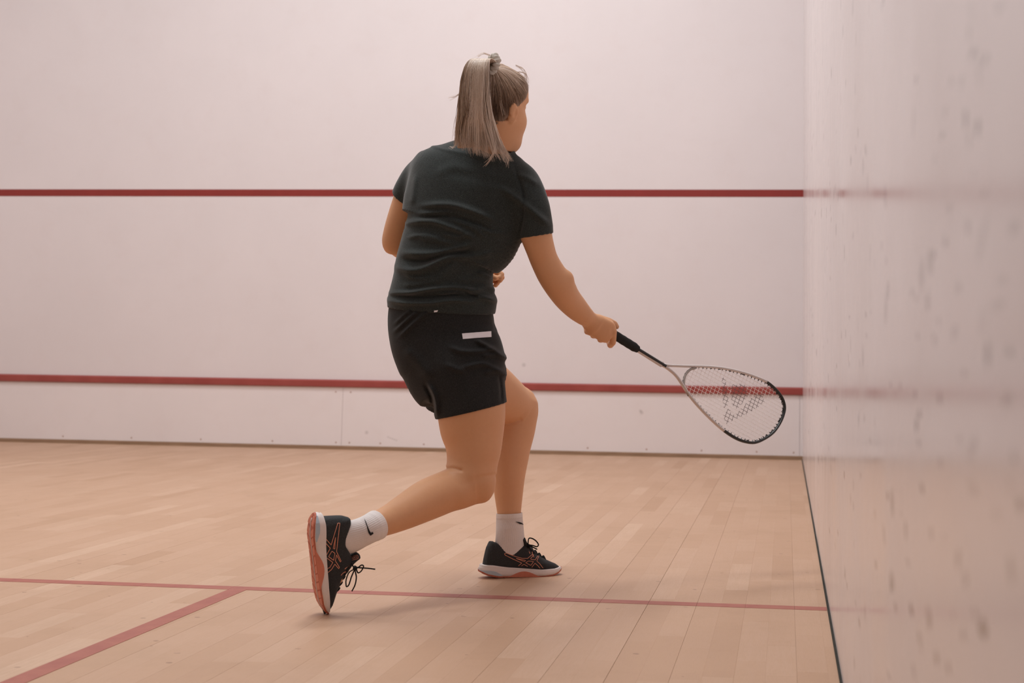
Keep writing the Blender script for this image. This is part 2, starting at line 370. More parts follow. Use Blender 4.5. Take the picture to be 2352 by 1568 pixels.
# ------------------------------------------------------------------ implicit-surface modelling
def smin(a, b, k):
    if k <= 0: return np.minimum(a, b)
    h = np.maximum(k-np.abs(a-b), 0)/k
    return np.minimum(a, b)-h*h*k*.25
class Tube:   # generalised cylinder. stations: (px, py, Z, half width px, depth ratio or half depth m, skew deg)
    def __init__(s, st, n=48, world=None):
        if world is None:
            C = np.array([at(a[0], a[1], a[2]) for a in st]); A = np.array([a[3]*a[2]/F_PX for a in st])
            B = np.array([(a[4]*A[i] if a[4] > .35 else a[4]) for i, a in enumerate(st)])
            K = np.array([math.radians(a[5]) if len(a) > 5 else 0 for a in st])
            A = np.sqrt(np.maximum(A**2-(B*np.sin(K))**2, (.3*A)**2))/np.cos(K)
        else:
            C = np.array([a[0] for a in world], float); A = np.array([a[1] for a in world]); B = np.array([a[2] for a in world]); K = np.zeros(len(world))
        s.C = spline(C, n); t = np.linspace(0, len(C)-1, n)
        f = lambda q: np.clip(spline(np.stack([q, q, q], 1), n)[:, 0], q.min()*.97, q.max()*1.03)
        s.A, s.B, K = f(A), f(B), np.interp(t, np.arange(len(K)), K)
        s.T = np.gradient(s.C, axis=0); s.L = np.linalg.norm(s.T, axis=1); s.T /= s.L[:, None]
        v0 = s.C-POS; v0 /= np.linalg.norm(v0, axis=1)[:, None]
        u = np.cross(s.T, v0); u /= np.linalg.norm(u, axis=1)[:, None]
        w_ = np.cross(u, s.T)
        sg = np.sign(np.sum(u*RT, 1)); sg[sg == 0] = 1
        u *= sg[:, None]; w_ = np.where((np.sum(w_*FW, 1) < 0)[:, None], -w_, w_)
        s.u = np.cos(K)[:, None]*u-np.sin(K)[:, None]*w_; s.w = np.sin(K)[:, None]*u+np.cos(K)[:, None]*w_
        m = max(s.A.max(), s.B.max()); s.lo = s.C.min(0)-m; s.hi = s.C.max(0)+m
    def __call__(s, P):
        out = np.empty(len(P)); n = len(s.C)
        for i0 in range(0, len(P), 40000):
            p = P[i0:i0+40000]
            p4 = (p-s.C[0]).astype(np.float32); c4 = (s.C-s.C[0]).astype(np.float32)
            i = ((c4*c4).sum(1)[None]-2*p4@c4.T).argmin(1); q = p-s.C[i]; ax = (q*s.T[i]).sum(1)
            e = np.where(i == 0, np.maximum(-ax, 0), np.where(i == n-1, np.maximum(ax, 0), 0))
            f = np.clip(i+ax/s.L[i], 0, n-1); j = np.minimum(f.astype(int), n-2); g = f-j
            a = s.A[j]*(1-g)+s.A[j+1]*g; b = s.B[j]*(1-g)+s.B[j+1]*g
            U = (q*s.u[i]).sum(1); Wd = (q*s.w[i]).sum(1)
            rho = np.sqrt(U*U+Wd*Wd)+1e-9; k = np.sqrt((U/a)**2+(Wd/b)**2)+1e-9
            dr = np.maximum(rho*(1-1/k), -np.minimum(a, b))
            out[i0:i0+40000] = np.where(e > 0, np.where(dr > 0, np.hypot(dr, e), e), dr)
        return out
class Ell:   # ellipsoid with axes
    def __init__(s, c, r, ax=None):
        s.c = np.array(c, float); s.r = np.array(r, float); s.ax = np.eye(3) if ax is None else np.array(ax, float)
        m = max(r); s.lo = s.c-m; s.hi = s.c+m
    def __call__(s, P):
        q = (P-s.c)@s.ax.T; k0 = np.linalg.norm(q/s.r, axis=1); k1 = np.linalg.norm(q/(s.r**2), axis=1)+1e-9
        return np.where(k0 < .05, -s.r.min(), k0*(k0-1)/k1)
class Cap:   # chain of round cones
    def __init__(s, pts, rad):
        s.p = np.array(pts, float); s.rad = np.array(rad, float); m = s.rad.max(); s.lo = s.p.min(0)-m; s.hi = s.p.max(0)+m
    def __call__(s, P):
        D = np.full(len(P), 1.)
        for a, b, r0, r1 in zip(s.p[:-1], s.p[1:], s.rad[:-1], s.rad[1:]):
            ab = b-a; t = np.clip(((P-a)@ab)/(ab@ab), 0, 1)
            D = np.minimum(D, np.linalg.norm(P-a-t[:, None]*ab, axis=1)-(r0+(r1-r0)*t))
        return D
def largest(V, F):
    """keep the largest connected piece of a quad mesh"""
    lab = np.arange(len(V))
    while True:
        m = lab[F].min(1); new = lab.copy()
        for c in range(4): np.minimum.at(new, F[:, c], m)
        new = new[new]; new = new[new]; new = new[new]
        if (new == lab).all(): break
        lab = new
    u, cnt = np.unique(lab[F[:, 0]], return_counts=True); keep = u[cnt.argmax()]
    F = F[lab[F[:, 0]] == keep]; used = np.unique(F); mp = np.full(len(V), -1); mp[used] = np.arange(len(used))
    return V[used], mp[F]
def evalf(ops, P, mods=()):
    D = np.full(len(P), .06)
    for prim, k, mode in ops:
        m = .03+k; ins = np.all((P > prim.lo-m) & (P < prim.hi+m), axis=1)
        if not ins.any(): continue
        d = prim(P[ins])
        D[ins] = smin(D[ins], d, k) if mode == '+' else -smin(-D[ins], d, k)
    for f in mods:
        near = np.abs(D) < getattr(f, 'reach', .03)
        if near.any(): D[near] = f(P[near], D[near])
    return D
def surface(ops, h, mods=(), smooth=0, thr=2.):
    """sparse surface nets"""
    lo = np.min([p.lo for p, k, m in ops if m == '+'], 0)-.02; hi = np.max([p.hi for p, k, m in ops if m == '+'], 0)+.02
    Sz = 4*h; n = np.ceil((hi-lo)/Sz).astype(int)
    gi = np.stack(np.meshgrid(*[np.arange(q) for q in n], indexing='ij'), -1).reshape(-1, 3)
    D = evalf(ops, lo+(gi+.5)*Sz, mods); blk = gi[np.abs(D) < Sz*thr]
    off = np.stack(np.meshgrid(*[np.arange(4)]*3, indexing='ij'), -1).reshape(-1, 3)
    cells = (blk[:, None]*4+off[None]).reshape(-1, 3)
    N = n*4+2; key = lambda q: (q[..., 0]*N[1]+q[..., 1])*N[2]+q[..., 2]
    co = np.array([(0,0,0),(1,0,0),(0,1,0),(1,1,0),(0,0,1),(1,0,1),(0,1,1),(1,1,1)])
    ck = key(cells[:, None]+co[None]); nk, inv = np.unique(ck, return_inverse=True); inv = inv.reshape(ck.shape)
    ni = np.stack([nk//(N[1]*N[2]), nk//N[2] % N[1], nk % N[2]], -1)
    val = evalf(ops, lo+ni*h, mods)
    cv = val[inv]; sg = cv < 0; mixed = sg.any(1) & ~sg.all(1)
    cells = cells[mixed]; cv = cv[mixed]
    Ed = [(0,1),(2,3),(4,5),(6,7),(0,2),(1,3),(4,6),(5,7),(0,4),(1,5),(2,6),(3,7)]
    acc = np.zeros((len(cells), 3)); cnt = np.zeros(len(cells))
    for a, b in Ed:
        va, vb = cv[:, a], cv[:, b]; x = (va < 0) != (vb < 0); t = np.where(x, va/np.where(x, va-vb, 1), 0)
        acc += np.where(x[:, None], co[a]+t[:, None]*(co[b]-co[a]), 0); cnt += x
    V = lo+(cells+acc/cnt[:, None])*h
    k0 = key(cells); od = np.argsort(k0); ks = k0[od]
    def find(q):
        kk = key(q); i = np.minimum(np.searchsorted(ks, kk), len(ks)-1); return np.where(ks[i] == kk, od[i], -1)
    FF = []
    for axn, (b, c) in enumerate(((1, 2), (2, 0), (0, 1))):
        e = (1, 2, 4)[axn]; v0, v1 = cv[:, 0], cv[:, e]; x = (v0 < 0) != (v1 < 0)
        q = cells[x]; db = np.zeros(3, int); db[b] = 1; dc = np.zeros(3, int); dc[c] = 1
        f = np.stack([find(q), find(q-db), find(q-db-dc), find(q-dc)], -1)
        fl = v0[x] >= 0; f[fl] = f[fl][:, ::-1]
        FF.append(f[(f >= 0).all(1)])
    Fq = np.vstack(FF)
    if smooth:
        e0 = np.concatenate([Fq[:, i] for i in range(4)]); e1 = np.concatenate([Fq[:, (i+1) % 4] for i in range(4)])
        dg = np.bincount(e0, minlength=len(V))+np.bincount(e1, minlength=len(V))
        for it in range(smooth*2):
            A = np.zeros_like(V)
            for c in range(3):
                A[:, c] = np.bincount(e0, V[e1, c], len(V))+np.bincount(e1, V[e0, c], len(V))
            V = V+(.5 if it % 2 == 0 else -.52)*(A/np.maximum(dg, 1)[:, None]-V)
    return V, Fq

# ------------------------------------------------------------------ the player
person = empty('person', (-1.02, -5.45, 0), label='person in black t-shirt and shorts lunging with a racket, blond ponytail', category='person')
CR = lambda r, u, f: RT*r+UP*u+FW*f       # vector in camera-aligned axes (right, up, away)
def nrm(v): v = np.asarray(v, float); return v/np.linalg.norm(v)

# --- head frame
PHI = math.radians(45)
Hc = at(1141, 246, 3.74)
Hf = nrm(CR(math.cos(PHI), -.05, math.sin(PHI))); Hu = nrm(np.array(UP)-Hf*(UP@Hf)); Hs = np.cross(Hf, Hu)   # forward, up, right side
HA = np.stack([Hf, Hs, Hu]); H = lambda f, s, u: Hc+Hf*f+Hs*s+Hu*u
def EH(f, s, u, a, b, c): return Ell(H(f, s, u), (a, b, c), HA)

NEAR_LEG = [(1046, 790, 3.755, 78, .85), (1062, 850, 3.73, 88, .92), (1080, 925, 3.70, 80, 1.0), (1085, 985, 3.69, 73.5, 1.02), (1088, 1025, 3.68, 64.5, 1.05),
            (1086, 1062, 3.67, 58, 1.05), (1086, 1095, 3.66, 49, 1.1), (1090, 1112, 3.655, 38, 1.1)]
NEAR_SHIN = [(1098, 1108, 3.665, 36, 1.1), (1068, 1115, 3.65, 46, 1.05), (1030, 1127, 3.615, 47.5, 1.0), (980, 1148, 3.565, 47, 1.0), (935, 1172, 3.51, 41, 1.0), (900, 1190, 3.465, 35, 1.0),
             (866, 1205, 3.42, 30, 1.0), (835, 1222, 3.385, 25, .85), (800, 1240, 3.365, 22, .55)]
FAR_LEG = [(1040, 812, 3.85, 85, .95), (1088, 868, 3.93, 71, .97), (1135, 905, 4.02, 63, 1.0), (1172, 930, 4.09, 53, 1.05), (1184, 943, 4.11, 46, 1.05)]
FAR_SHIN = [(1190, 925, 4.115, 40, 1.1), (1187, 950, 4.105, 47, 1.05), (1181, 985, 4.09, 48, 1.05), (1173, 1025, 4.07, 46, 1.1), (1169, 1062, 4.05, 43, 1.1), (1168, 1101, 4.03, 37, 1.1),
            (1168.5, 1144, 4.015, 31.5, 1.05), (1169.5, 1180, 4.0, 27, 1.0), (1171, 1225, 3.988, 24, .75), (1172, 1275, 3.978, 22, .5)]
R_ARM = [(1185, 430, 3.75, 46, 1.0), (1208, 465, 3.725, 46, 1.0), (1222, 505, 3.72, 41, 1.0), (1232, 541, 3.72, 36.5, 1.0), (1240, 568, 3.725, 33.5, 1.05), (1250, 597, 3.735, 32, 1.05), (1266, 628, 3.745, 33.5, 1.05),
         (1285, 656, 3.765, 34.5, 1.0), (1302, 683, 3.80, 31, 1.0), (1323, 707, 3.835, 27.5, .95), (1341, 724, 3.86, 23, .9), (1355, 735, 3.88, 19.5, .85), (1366, 744, 3.895, 22, .8)]
L_ARM = [(972, 398, 3.89, 44, 1.0), (952, 432, 3.905, 40, 1.0), (937, 470, 3.92, 37, 1.0), (924, 505, 3.93, 35, 1.0), (915, 535, 3.94, 34, 1.0), (911, 555, 3.95, 33, 1.0), (914, 566, 3.96, 30, 1.0)]
L_FORE = [(908, 553, 3.95, 28, 1.0), (925, 563, 3.96, 32, 1.0), (965, 583, 3.98, 32, 1.0), (1010, 604, 4.01, 27, 1.0), (1055, 620, 4.03, 22, .95), (1090, 631, 4.04, 18.5, .8), (1110, 635, 4.045, 20, .7)]
TORSO = [(1125, 320, 3.75, 48, .9), (1112, 345, 3.78, 52, .9), (1090, 372, 3.80, 95, .075, 24), (1080, 410, 3.80, 122, .10, 24), (1068, 480, 3.79, 126, .11, 24), (1050, 545, 3.78, 118, .11, 22),
         (1025, 605, 3.77, 101, .10, 18), (1018, 650, 3.77, 104, .105, 16), (1018, 700, 3.77, 112, .115, 16), (1022, 745, 3.77, 118, .12, 16), (1034, 790, 3.775, 110, .115, 16)]

body = []
add = lambda p, k=.012: body.append((p, k, '+'))
add(Tube(TORSO, 64), .02)
add(Tube(NEAR_LEG), .03); add(Tube(NEAR_SHIN, 56), .035)
add(Tube(FAR_LEG), .03); add(Tube(FAR_SHIN, 56), .018)
add(Tube(R_ARM, 64), .012); add(Tube(L_ARM), .012); add(Tube(L_FORE), .012)
# knees, calves, elbow, buttocks
add(Ell(at(1108, 1122, 3.645), (.030, .032, .036)), .03); add(Ell(at(1207, 930, 4.115), (.032, .036, .042)), .03)
add(Ell(at(1305, 638, 3.755), (.011, .013, .014)), .02)
add(Ell(at(1060, 1132, 3.625), (.03, .04, .028)), .03); add(Ell(at(1094, 1098, 3.66), (.046, .046, .046)), .03)
# neck and head
add(Tube([(1136, 268, 3.735, 52, 1.05), (1130, 305, 3.745, 50, 1.0), (1122, 345, 3.765, 49, 1.0), (1116, 380, 3.785, 50, .9)]), .02)
add(EH(-.012, 0, .03, .093, .074, .086), .01); add(EH(.03, 0, -.045, .060, .056, .070), .03)
add(EH(.054, 0, -.098, .026, .028, .022), .025); add(EH(.058, 0, .045, .030, .050, .045), .03)
add(EH(.040, .030, -.035, .035, .026, .03), .02); add(EH(.040, -.030, -.035, .035, .026, .03), .02)
add(Cap([H(.082, 0, .005), H(.098, 0, -.032)], [.007, .010]), .012); add(EH(.092, .011, -.036, .008, .007, .007), .008); add(EH(.092, -.011, -.036, .008, .007, .007), .008)
add(EH(.080, 0, -.062, .010, .022, .006), .006); add(EH(.078, 0, -.072, .010, .019, .006), .006)
for sg in (1, -1):
    body.append((EH(.085, .030*sg, .006, .012, .015, .009), .010, '-'))
    add(EH(.067, .028*sg, .006, .013, .013, .012), .002); add(EH(.075, .026*sg, .024, .008, .018, .006), .01)
    earA = np.stack([nrm(Hf*.9+Hs*sg*.25-Hu*.15), nrm(Hs*sg*.93-Hf*.3), Hu])
    add(Ell(H(.004, .068*sg, -.022), (.015, .0065, .027), earA), .007); add(Ell(H(-.003, .0745*sg, -.012), (.010, .004, .020), earA), .005)
    body.append((Ell(H(.008, .078*sg, -.022), (.007, .006, .013), earA), .005, '-'))
# feet inside the shoes
add(Cap([at(805, 1238, 3.368), at(770, 1250, 3.355), at(775, 1330, 3.35)], [.013, .014, .013]), .01)
add(Cap([at(1172, 1270, 3.98), at(1165, 1290, 3.975), at(1230, 1300, 4.02)], [.013, .014, .012]), .01)

# --- right hand holding the grip
GE = at(1465, 802, 4.005); GB = at(1352, 732, 3.905)       # grip: front end and butt
Gx = nrm(GE-GB)
def onax(px, extra=0): # point on the grip axis under pixel column px
    t = (px-1352)/(1465-1352.); return GB+(GE-GB)*t
Gd = nrm(CR(-.53, -.84, 0)); Gd = nrm(Gd-Gx*(Gd@Gx)); Ga = nrm(np.cross(Gx, Gd))
if Ga@FW < 0: Ga = -Ga                                     # Gd: down in the picture, Ga: away from the camera
g = lambda px, d, a: onax(px)+Gd*d+Ga*a
hand = []
hadd = lambda p, k=.008: add(p, k)
hadd(Tube(None, 24, world=[(g(1352, .002, -.022), .020, .014), (g(1368, .004, -.026), .030, .015), (g(1384, .004, -.027), .033, .014), (g(1396, .003, -.026), .028, .012)]), .014)
fing = [  # px of finger root, mcp offset, radii
    (1401, -.004, [.0100, .0095, .0085, .0078]), (1389, .006, [.0098, .0095, .0085, .0078]), (1376, .012, [.0095, .009, .0082, .0075]), (1363, .014, [.0085, .0082, .0075, .007])]
for i, (px, dn, r) in enumerate(fing):
    lead = (12, 2, -1, -2)[i]
    pts = [g(px-6, -.008+dn*.5, -.030), g(px+lead*.5, .021+dn*.3, -.026), g(px+lead, .0325+dn*.15, -.006), g(px+lead, .025, .016), g(px+lead-1, .004, .0245)]
    hadd(Cap(pts, [r[0], r[0], r[1], r[2], r[3]]), .004)
hadd(Cap([g(1362, -.016, -.014), g(1384, -.026, -.008), g(1400, -.0275, .004), g(1410, -.023, .014)], [.0125, .0105, .0092, .008]), .006)
hadd(Cap([g(1350, .012, -.016), g(1366, .024, -.018)], [.016, .0135]), .01)
hadd(Cap([g(1354, -.004, -.020), g(1366, -.014, -.022), g(1388, -.020, -.022)], [.015, .013, .010]), .01)

# --- left hand, loosely curled in front of the belly
lh = lambda px, py, dz=0: at(px+4, py-1, 4.045+dz)
add(Tube([(1098, 632, 4.042, 19, .75), (1115, 636, 4.045, 23, .65), (1132, 640, 4.05, 21, .6)]), .012)
add(Cap([lh(1122, 624, -.012), lh(1140, 625, -.012), lh(1148, 631, -.016), lh(1145, 639, -.024), lh(1136, 638, -.028)], [.0095, .0088, .0085, .0078, .007]), .003)
add(Cap([lh(1124, 634, .004), lh(1142, 633, .006), lh(1149, 638, .002), lh(1144, 645, -.006)], [.0095, .0088, .0085, .0078]), .003)
add(Cap([lh(1122, 644, .012), lh(1135, 646, .014), lh(1139, 650, .008), lh(1134, 656, 0)], [.0092, .0085, .0078, .007]), .003)
add(Cap([lh(1108, 628, -.02), lh(1120, 632, -.034), lh(1134, 640, -.036)], [.0105, .0095, .008]), .005)

def crease(P, D):
    x, y, z = project(P)
    def ln(pts, w_, amp):
        best = np.full(len(P), 1e9)
        for (a, b) in zip(pts[:-1], pts[1:]):
            a = np.array(a, float); b = np.array(b, float); ab = b-a; t = np.clip(((x-a[0])*ab[0]+(y-a[1])*ab[1])/(ab@ab), 0, 1)
            best = np.minimum(best, (x-a[0]-t*ab[0])**2+(y-a[1]-t*ab[1])**2)
        return amp*np.exp(-best/w_**2)
    nearleg = z < 3.74
    D = D+np.where(nearleg, ln([(1020, 1076), (1040, 1075), (1060, 1080)], 3.5, .004), 0)
    D = D+np.where(~nearleg & (z < 4.12), ln([(1150, 974), (1175, 972), (1195, 964)], 4, .004), 0)
    return D
# --- wrinkle field for cloth (ridges are real relief on the near side of the garment)
def ridges(lines, zmax):
    L = []
    for pts, w_, amp in lines: L.append((spline(pts, max(8, 5*len(pts))), .8*w_, amp))
    def f(P, D):
        x, y, z = project(P); out = D.copy(); m = np.clip((zmax-z)/.05, 0, 1)
        for pts, w_, amp in L:
            lo, hi = pts.min(0)-3*w_, pts.max(0)+3*w_
            s = (x > lo[0]) & (x < hi[0]) & (y > lo[1]) & (y < hi[1]) & (z < zmax)
            if not s.any(): continue
            X, Y = x[s], y[s]; best = np.full(len(X), 1e9); tt = np.zeros(len(X))
            n = len(pts)-1
            for i in range(n):
                a, b = pts[i], pts[i+1]; ab = b-a; t = np.clip(((X-a[0])*ab[0]+(Y-a[1])*ab[1])/(ab@ab+1e-9), 0, 1)
                d2 = (X-a[0]-t*ab[0])**2+(Y-a[1]-t*ab[1])**2; c = d2 < best
                best = np.where(c, d2, best); tt = np.where(c, (i+t)/n, tt)
            env = np.clip(np.minimum(tt, 1-tt)*5+.15, 0, 1)
            out[s] -= 2.1*m[s]*env*amp*np.exp(-best/w_**2)
        return out
    return f

# --- t-shirt
SH = [(1090, 366, 3.80, 99, .082, 24), (1083, 392, 3.80, 126, .105, 24), (1076, 425, 3.80, 137, .122, 24), (1070, 470, 3.795, 143, .128, 24), (1058, 530, 3.785, 137, .128, 22), (1031, 580, 3.78, 114, .122, 20),
      (1021, 614, 3.775, 112, .119, 18), (1018, 640, 3.775, 113.5, .120, 16), (1016, 668, 3.775, 119, .126, 16), (1015.5, 688, 3.775, 124.5, .130, 16), (1014, 712, 3.775, 123, .129, 16)]
SLV_R = [(1165, 405, 3.77, 50, 1.0), (1195, 432, 3.745, 50, 1.0), (1215, 470, 3.725, 46, 1.0), (1226, 505, 3.72, 42, 1.05), (1232, 541, 3.72, 39.5, 1.08)]
SLV_L = [(1000, 388, 3.87, 48, 1.0), (970, 410, 3.89, 46, 1.0), (950, 436, 3.905, 43, 1.0), (938, 458, 3.915, 41, 1.0)]
shirt = [(Tube(SH, 140), .0, '+'), (Tube(SLV_R), .035, '+'), (Tube(SLV_L), .03, '+'),
         (Tube([(1136, 322, 3.75, 49, .92), (1122, 345, 3.77, 54, .9), (1104, 370, 3.795, 56, .085)]), .05, '+'),
         (Ell(at(1148, 550, 3.84), (.050, .055, .048)), .03, '+'),
         (Ell(at(1012, 382, 3.84), (.055, .055, .040)), .05, '+'), (Ell(at(1058, 366, 3.81), (.055, .05, .048)), .05, '+'), (Ell(at(1180, 418, 3.77), (.050, .05, .040)), .04, '+')]
# openings: neck, sleeves
neck_cut = Tube([(1144, 292, 3.73, 58, .98), (1131, 325, 3.755, 51, .98), (1122, 340, 3.765, 47, .95)])
shirt += [(neck_cut, .003, '-')]
WR = [([(935, 545), (975, 540), (1015, 548)], 6, .003), ([(930, 632), (960, 640), (1000, 636)], 6, .003), ([(1085, 515), (1120, 530), (1160, 540)], 7, .003), ([(1095, 625), (1115, 632), (1132, 640)], 5, .004), ([(1000, 676), (1040, 672), (1080, 678)], 4, .004), ([(925, 655), (965, 652), (1000, 645)], 8, .003), ([(1040, 505), (1080, 520), (1115, 545)], 6, .003),
      ([(965, 472), (1030, 470), (1080, 483), (1135, 505)], 8, .0065), ([(960, 490), (1010, 488), (1030, 484)], 6, .003),
      ([(925, 512), (985, 508), (1030, 520), (1080, 540)], 8, .006), ([(1150, 430), (1190, 458), (1230, 490), (1262, 518)], 9, .006),
      ([(1010, 535), (1050, 545), (1075, 540), (1090, 550)], 7, .003), ([(922, 580), (960, 583), (1010, 580), (1060, 568), (1085, 558)], 9, .006),
      ([(910, 612), (940, 621), (975, 615), (1010, 598), (1040, 590), (1090, 598)], 10, .007), ([(1000, 655), (1025, 625), (1050, 600)], 14, .004),
      ([(895, 672), (940, 672), (990, 664), (1040, 660), (1085, 665), (1120, 672)], 6, .007), ([(1070, 665), (1100, 678), (1140, 692)], 6, .005),
      ([(892, 690), (930, 696), (990, 696), (1040, 690), (1100, 694)], 6, .005), ([(1050, 590), (1100, 588), (1130, 580)], 9, .004),
      ([(1125, 612), (1100, 606), (1070, 604)], 8, .003), ([(1048, 645), (1090, 640), (1130, 648)], 12, .003), ([(955, 400), (950, 440), (945, 470)], 9, .002),
      ([(1185, 400), (1215, 410), (1235, 425)], 8, .003), ([(1000, 400), (1040, 385), (1090, 395)], 14, .002), ([(960, 545), (1000, 552), (1050, 560)], 8, .003),
      ([(1145, 692), (1115, 682), (1090, 684)], 8, .004), ([(1145, 668), (1115, 660), (1090, 664)], 8, .004),
      ([(1180, 380), (1200, 440), (1200, 500), (1192, 545)], 5, -.0035),
      ([(960, 500), (1030, 496), (1090, 512), (1140, 535)], 6, -.004), ([(925, 596), (980, 598), (1030, 582), (1090, 576)], 7, -.005), ([(900, 680), (980, 681), (1060, 676), (1130, 684)], 5, -.005)]
V, Fq = surface(shirt, .0032, (ridges(WR, 3.80),), smooth=4)
V, Fq = largest(V, Fq)
o_shirt = obj('t_shirt', V, Fq, M['shirt'], person, smooth=True, label='charcoal grey short-sleeved t-shirt')
shirt_bvh = BVHTree.FromPolygons([tuple(v) for v in V], [tuple(int(i) for i in f) for f in Fq])

# --- shorts
SO = [(1013, 700, 3.775, 118, .124, 16), (1013, 735, 3.775, 121, .130, 16), (1017, 768, 3.775, 121, .135, 16), (1027, 800, 3.77, 121, .135, 14), (1036, 830, 3.765, 118, .13, 12), (1044, 862, 3.76, 108, .12, 8), (1056, 890, 3.75, 98, .11, 4)]
SO_N = [(1042, 752, 3.775, 62, .85), (1046, 790, 3.755, 92, .9), (1058, 840, 3.73, 102, .95), (1068, 880, 3.715, 94, .98), (1077, 915, 3.705, 86, 1.02), (1082.5, 946, 3.70, 83, 1.04), (1087, 985, 3.695, 81, 1.04)]
SO_F = [(1050, 800, 3.84, 100, .95), (1046, 850, 3.855, 90, .9), (1038, 895, 3.875, 74, .9), (1031, 941, 3.885, 53, .9)]
SO_F2 = [(1040, 812, 3.85, 80, .95), (1076, 856, 3.915, 78, .97), (1098, 876, 3.955, 76, 1.0)]
shorts = [(Tube(SO, 56), 0, '+'), (Tube(SO_N), .025, '+'), (Tube(SO_F), .03, '+'), (Tube(SO_F2), .02, '+'), (Ell(at(985, 792, 3.735), (.070, .06, .070)), .05, '+')]
# slanted hem of the near leg
class Half:
    def __init__(s, p, n, lo, hi): s.p = p; s.n = nrm(n); s.lo = np.array(lo); s.hi = np.array(hi)
    def __call__(s, P): return (P-s.p)@s.n
hp = at(1082, 943, 3.70); hn = nrm(CR(.227, -.974, -.06))
class CutSlab:   # removes what lies below the slanted hem plane
    lo = hp-.25; hi = hp+.25
    def __call__(s, P): return -((P-hp)@hn)
shorts.append((CutSlab(), .002, '-'))
WS = [([(905, 745), (930, 722), (945, 712)], 5, .003), ([(905, 762), (940, 730), (960, 715)], 5, .004), ([(915, 775), (950, 742), (985, 712)], 6, .004),
      ([(1030, 795), (1060, 806), (1105, 806), (1140, 798)], 7, .005), ([(1090, 780), (1120, 795), (1160, 820)], 6, .006), ([(1020, 835), (1050, 848), (1070, 852)], 8, .003),
      ([(1060, 845), (1105, 835), (1130, 842), (1160, 855)], 7, .005), ([(1170, 824), (1135, 815), (1105, 818)], 7, .0045), ([(1170, 864), (1140, 852), (1110, 856)], 8, .004),
      ([(985, 880), (1000, 915), (1004, 958)], 7, .005), ([(975, 880), (992, 915), (996, 950)], 5, -.004), ([(1146, 860), (1150, 890), (1152, 925)], 4, -.002),
      ([(930, 800), (960, 830), (990, 870)], 16, .003), ([(1132, 712), (1135, 735), (1138, 762)], 3, -.0025)]
V, Fq = surface(shorts, .0032, (ridges(WS, 3.80),), smooth=2)
V, Fq = largest(V, Fq)
o_shorts = obj('shorts', V, Fq, M['shorts'], person, smooth=True, label='black jersey sports shorts')
shorts_bvh = BVHTree.FromPolygons([tuple(v) for v in V], [tuple(int(i) for i in f) for f in Fq])

# --- body: kept just inside the clothes wherever they cover it
shirt_out = [q for q in shirt if q[2] == '+']; shorts_out = [q for q in shorts if q[2] == '+']
OPEN = [(at(1231.5, 539, 3.72), CR(.18, -.98, 0), .16), (at(934, 463, 3.915), CR(-.40, -.90, .15), .15), (at(1131, 330, 3.76), CR(.35, .93, -.05), .14),
        (hp, hn, .35), (at(1085, 862, 3.905), CR(.60, -.30, .74), .40)]
def inside_clothes(P, D):
    past = np.zeros(len(P), bool)
    for p, n, r in OPEN: past |= ((P-p)@nrm(n) > -.004) & (np.linalg.norm(P-p, axis=1) < r)
    o = np.minimum(evalf(shirt_out, P), evalf(shorts_out, P))
    return np.where(~past & (o < .045), np.maximum(D, o+.011), D)
inside_clothes.reach = .058
V, Fq = surface(body, .0032, (crease, inside_clothes), smooth=2, thr=1.7)
V, Fq = largest(V, Fq)
obj_body = obj('body', V, Fq, M['skin'], person, smooth=True)

# --- things drawn onto a surface seen at given pixels
def cast(bvh, x, y, off=.0008, z0=None):
    d = nrm(at(x, y, 1.)-POS); h = bvh.ray_cast(Vector(POS), Vector(d))
    if h[0] is None:
        h = bvh.find_nearest(Vector(at(x, y, z0 or 3.6)))
    n = np.array(h[1]);
    if n@d > 0: n = -n
    return np.array(h[0])+n*off, n
def patch(bvh, quad, nu, nv, off, thick):   # quad of px corners, laid over the surface as a thin slab
    q = np.array(quad, float); V0 = []; V1 = []
    for i in range(nu+1):
        for j in range(nv+1):
            u, v = i/nu, j/nv; p = (q[0]*(1-u)+q[1]*u)*(1-v)+(q[3]*(1-u)+q[2]*u)*v
            a, n = cast(bvh, p[0], p[1], 0); V0.append(a+n*off); V1.append(a+n*(off+thick))
    m = (nu+1)*(nv+1); id_ = lambda i, j, k=0: k*m+i*(nv+1)+j; F = []
    for i in range(nu):
        for j in range(nv): F += [(id_(i, j, 1), id_(i, j+1, 1), id_(i+1, j+1, 1), id_(i+1, j, 1))]
    for i in range(nu): F += [(id_(i, 0), id_(i+1, 0), id_(i+1, 0, 1), id_(i, 0, 1)), (id_(i, nv), id_(i, nv, 1), id_(i+1, nv, 1), id_(i+1, nv))]
    for j in range(nv): F += [(id_(0, j), id_(0, j, 1), id_(0, j+1, 1), id_(0, j+1)), (id_(nu, j), id_(nu, j+1), id_(nu, j+1, 1), id_(nu, j, 1))]
    return np.array(V0+V1), F
V, F = patch(shorts_bvh, [(1061, 766), (1127.5, 761), (1128, 774), (1063, 778.6)], 16, 4, .0006, .0012)
obj('reflective_strip', V, F, M['white'], o_shorts, label='white strip on the back of the shorts')
V, F = patch(shorts_bvh, [(998, 713.5), (1007, 712.5), (1005, 716.5), (998, 717.5)], 3, 2, .006, .001)
obj('care_tag', V, F, M['white'], o_shorts, label='tiny white tag peeking out below the shirt hem')

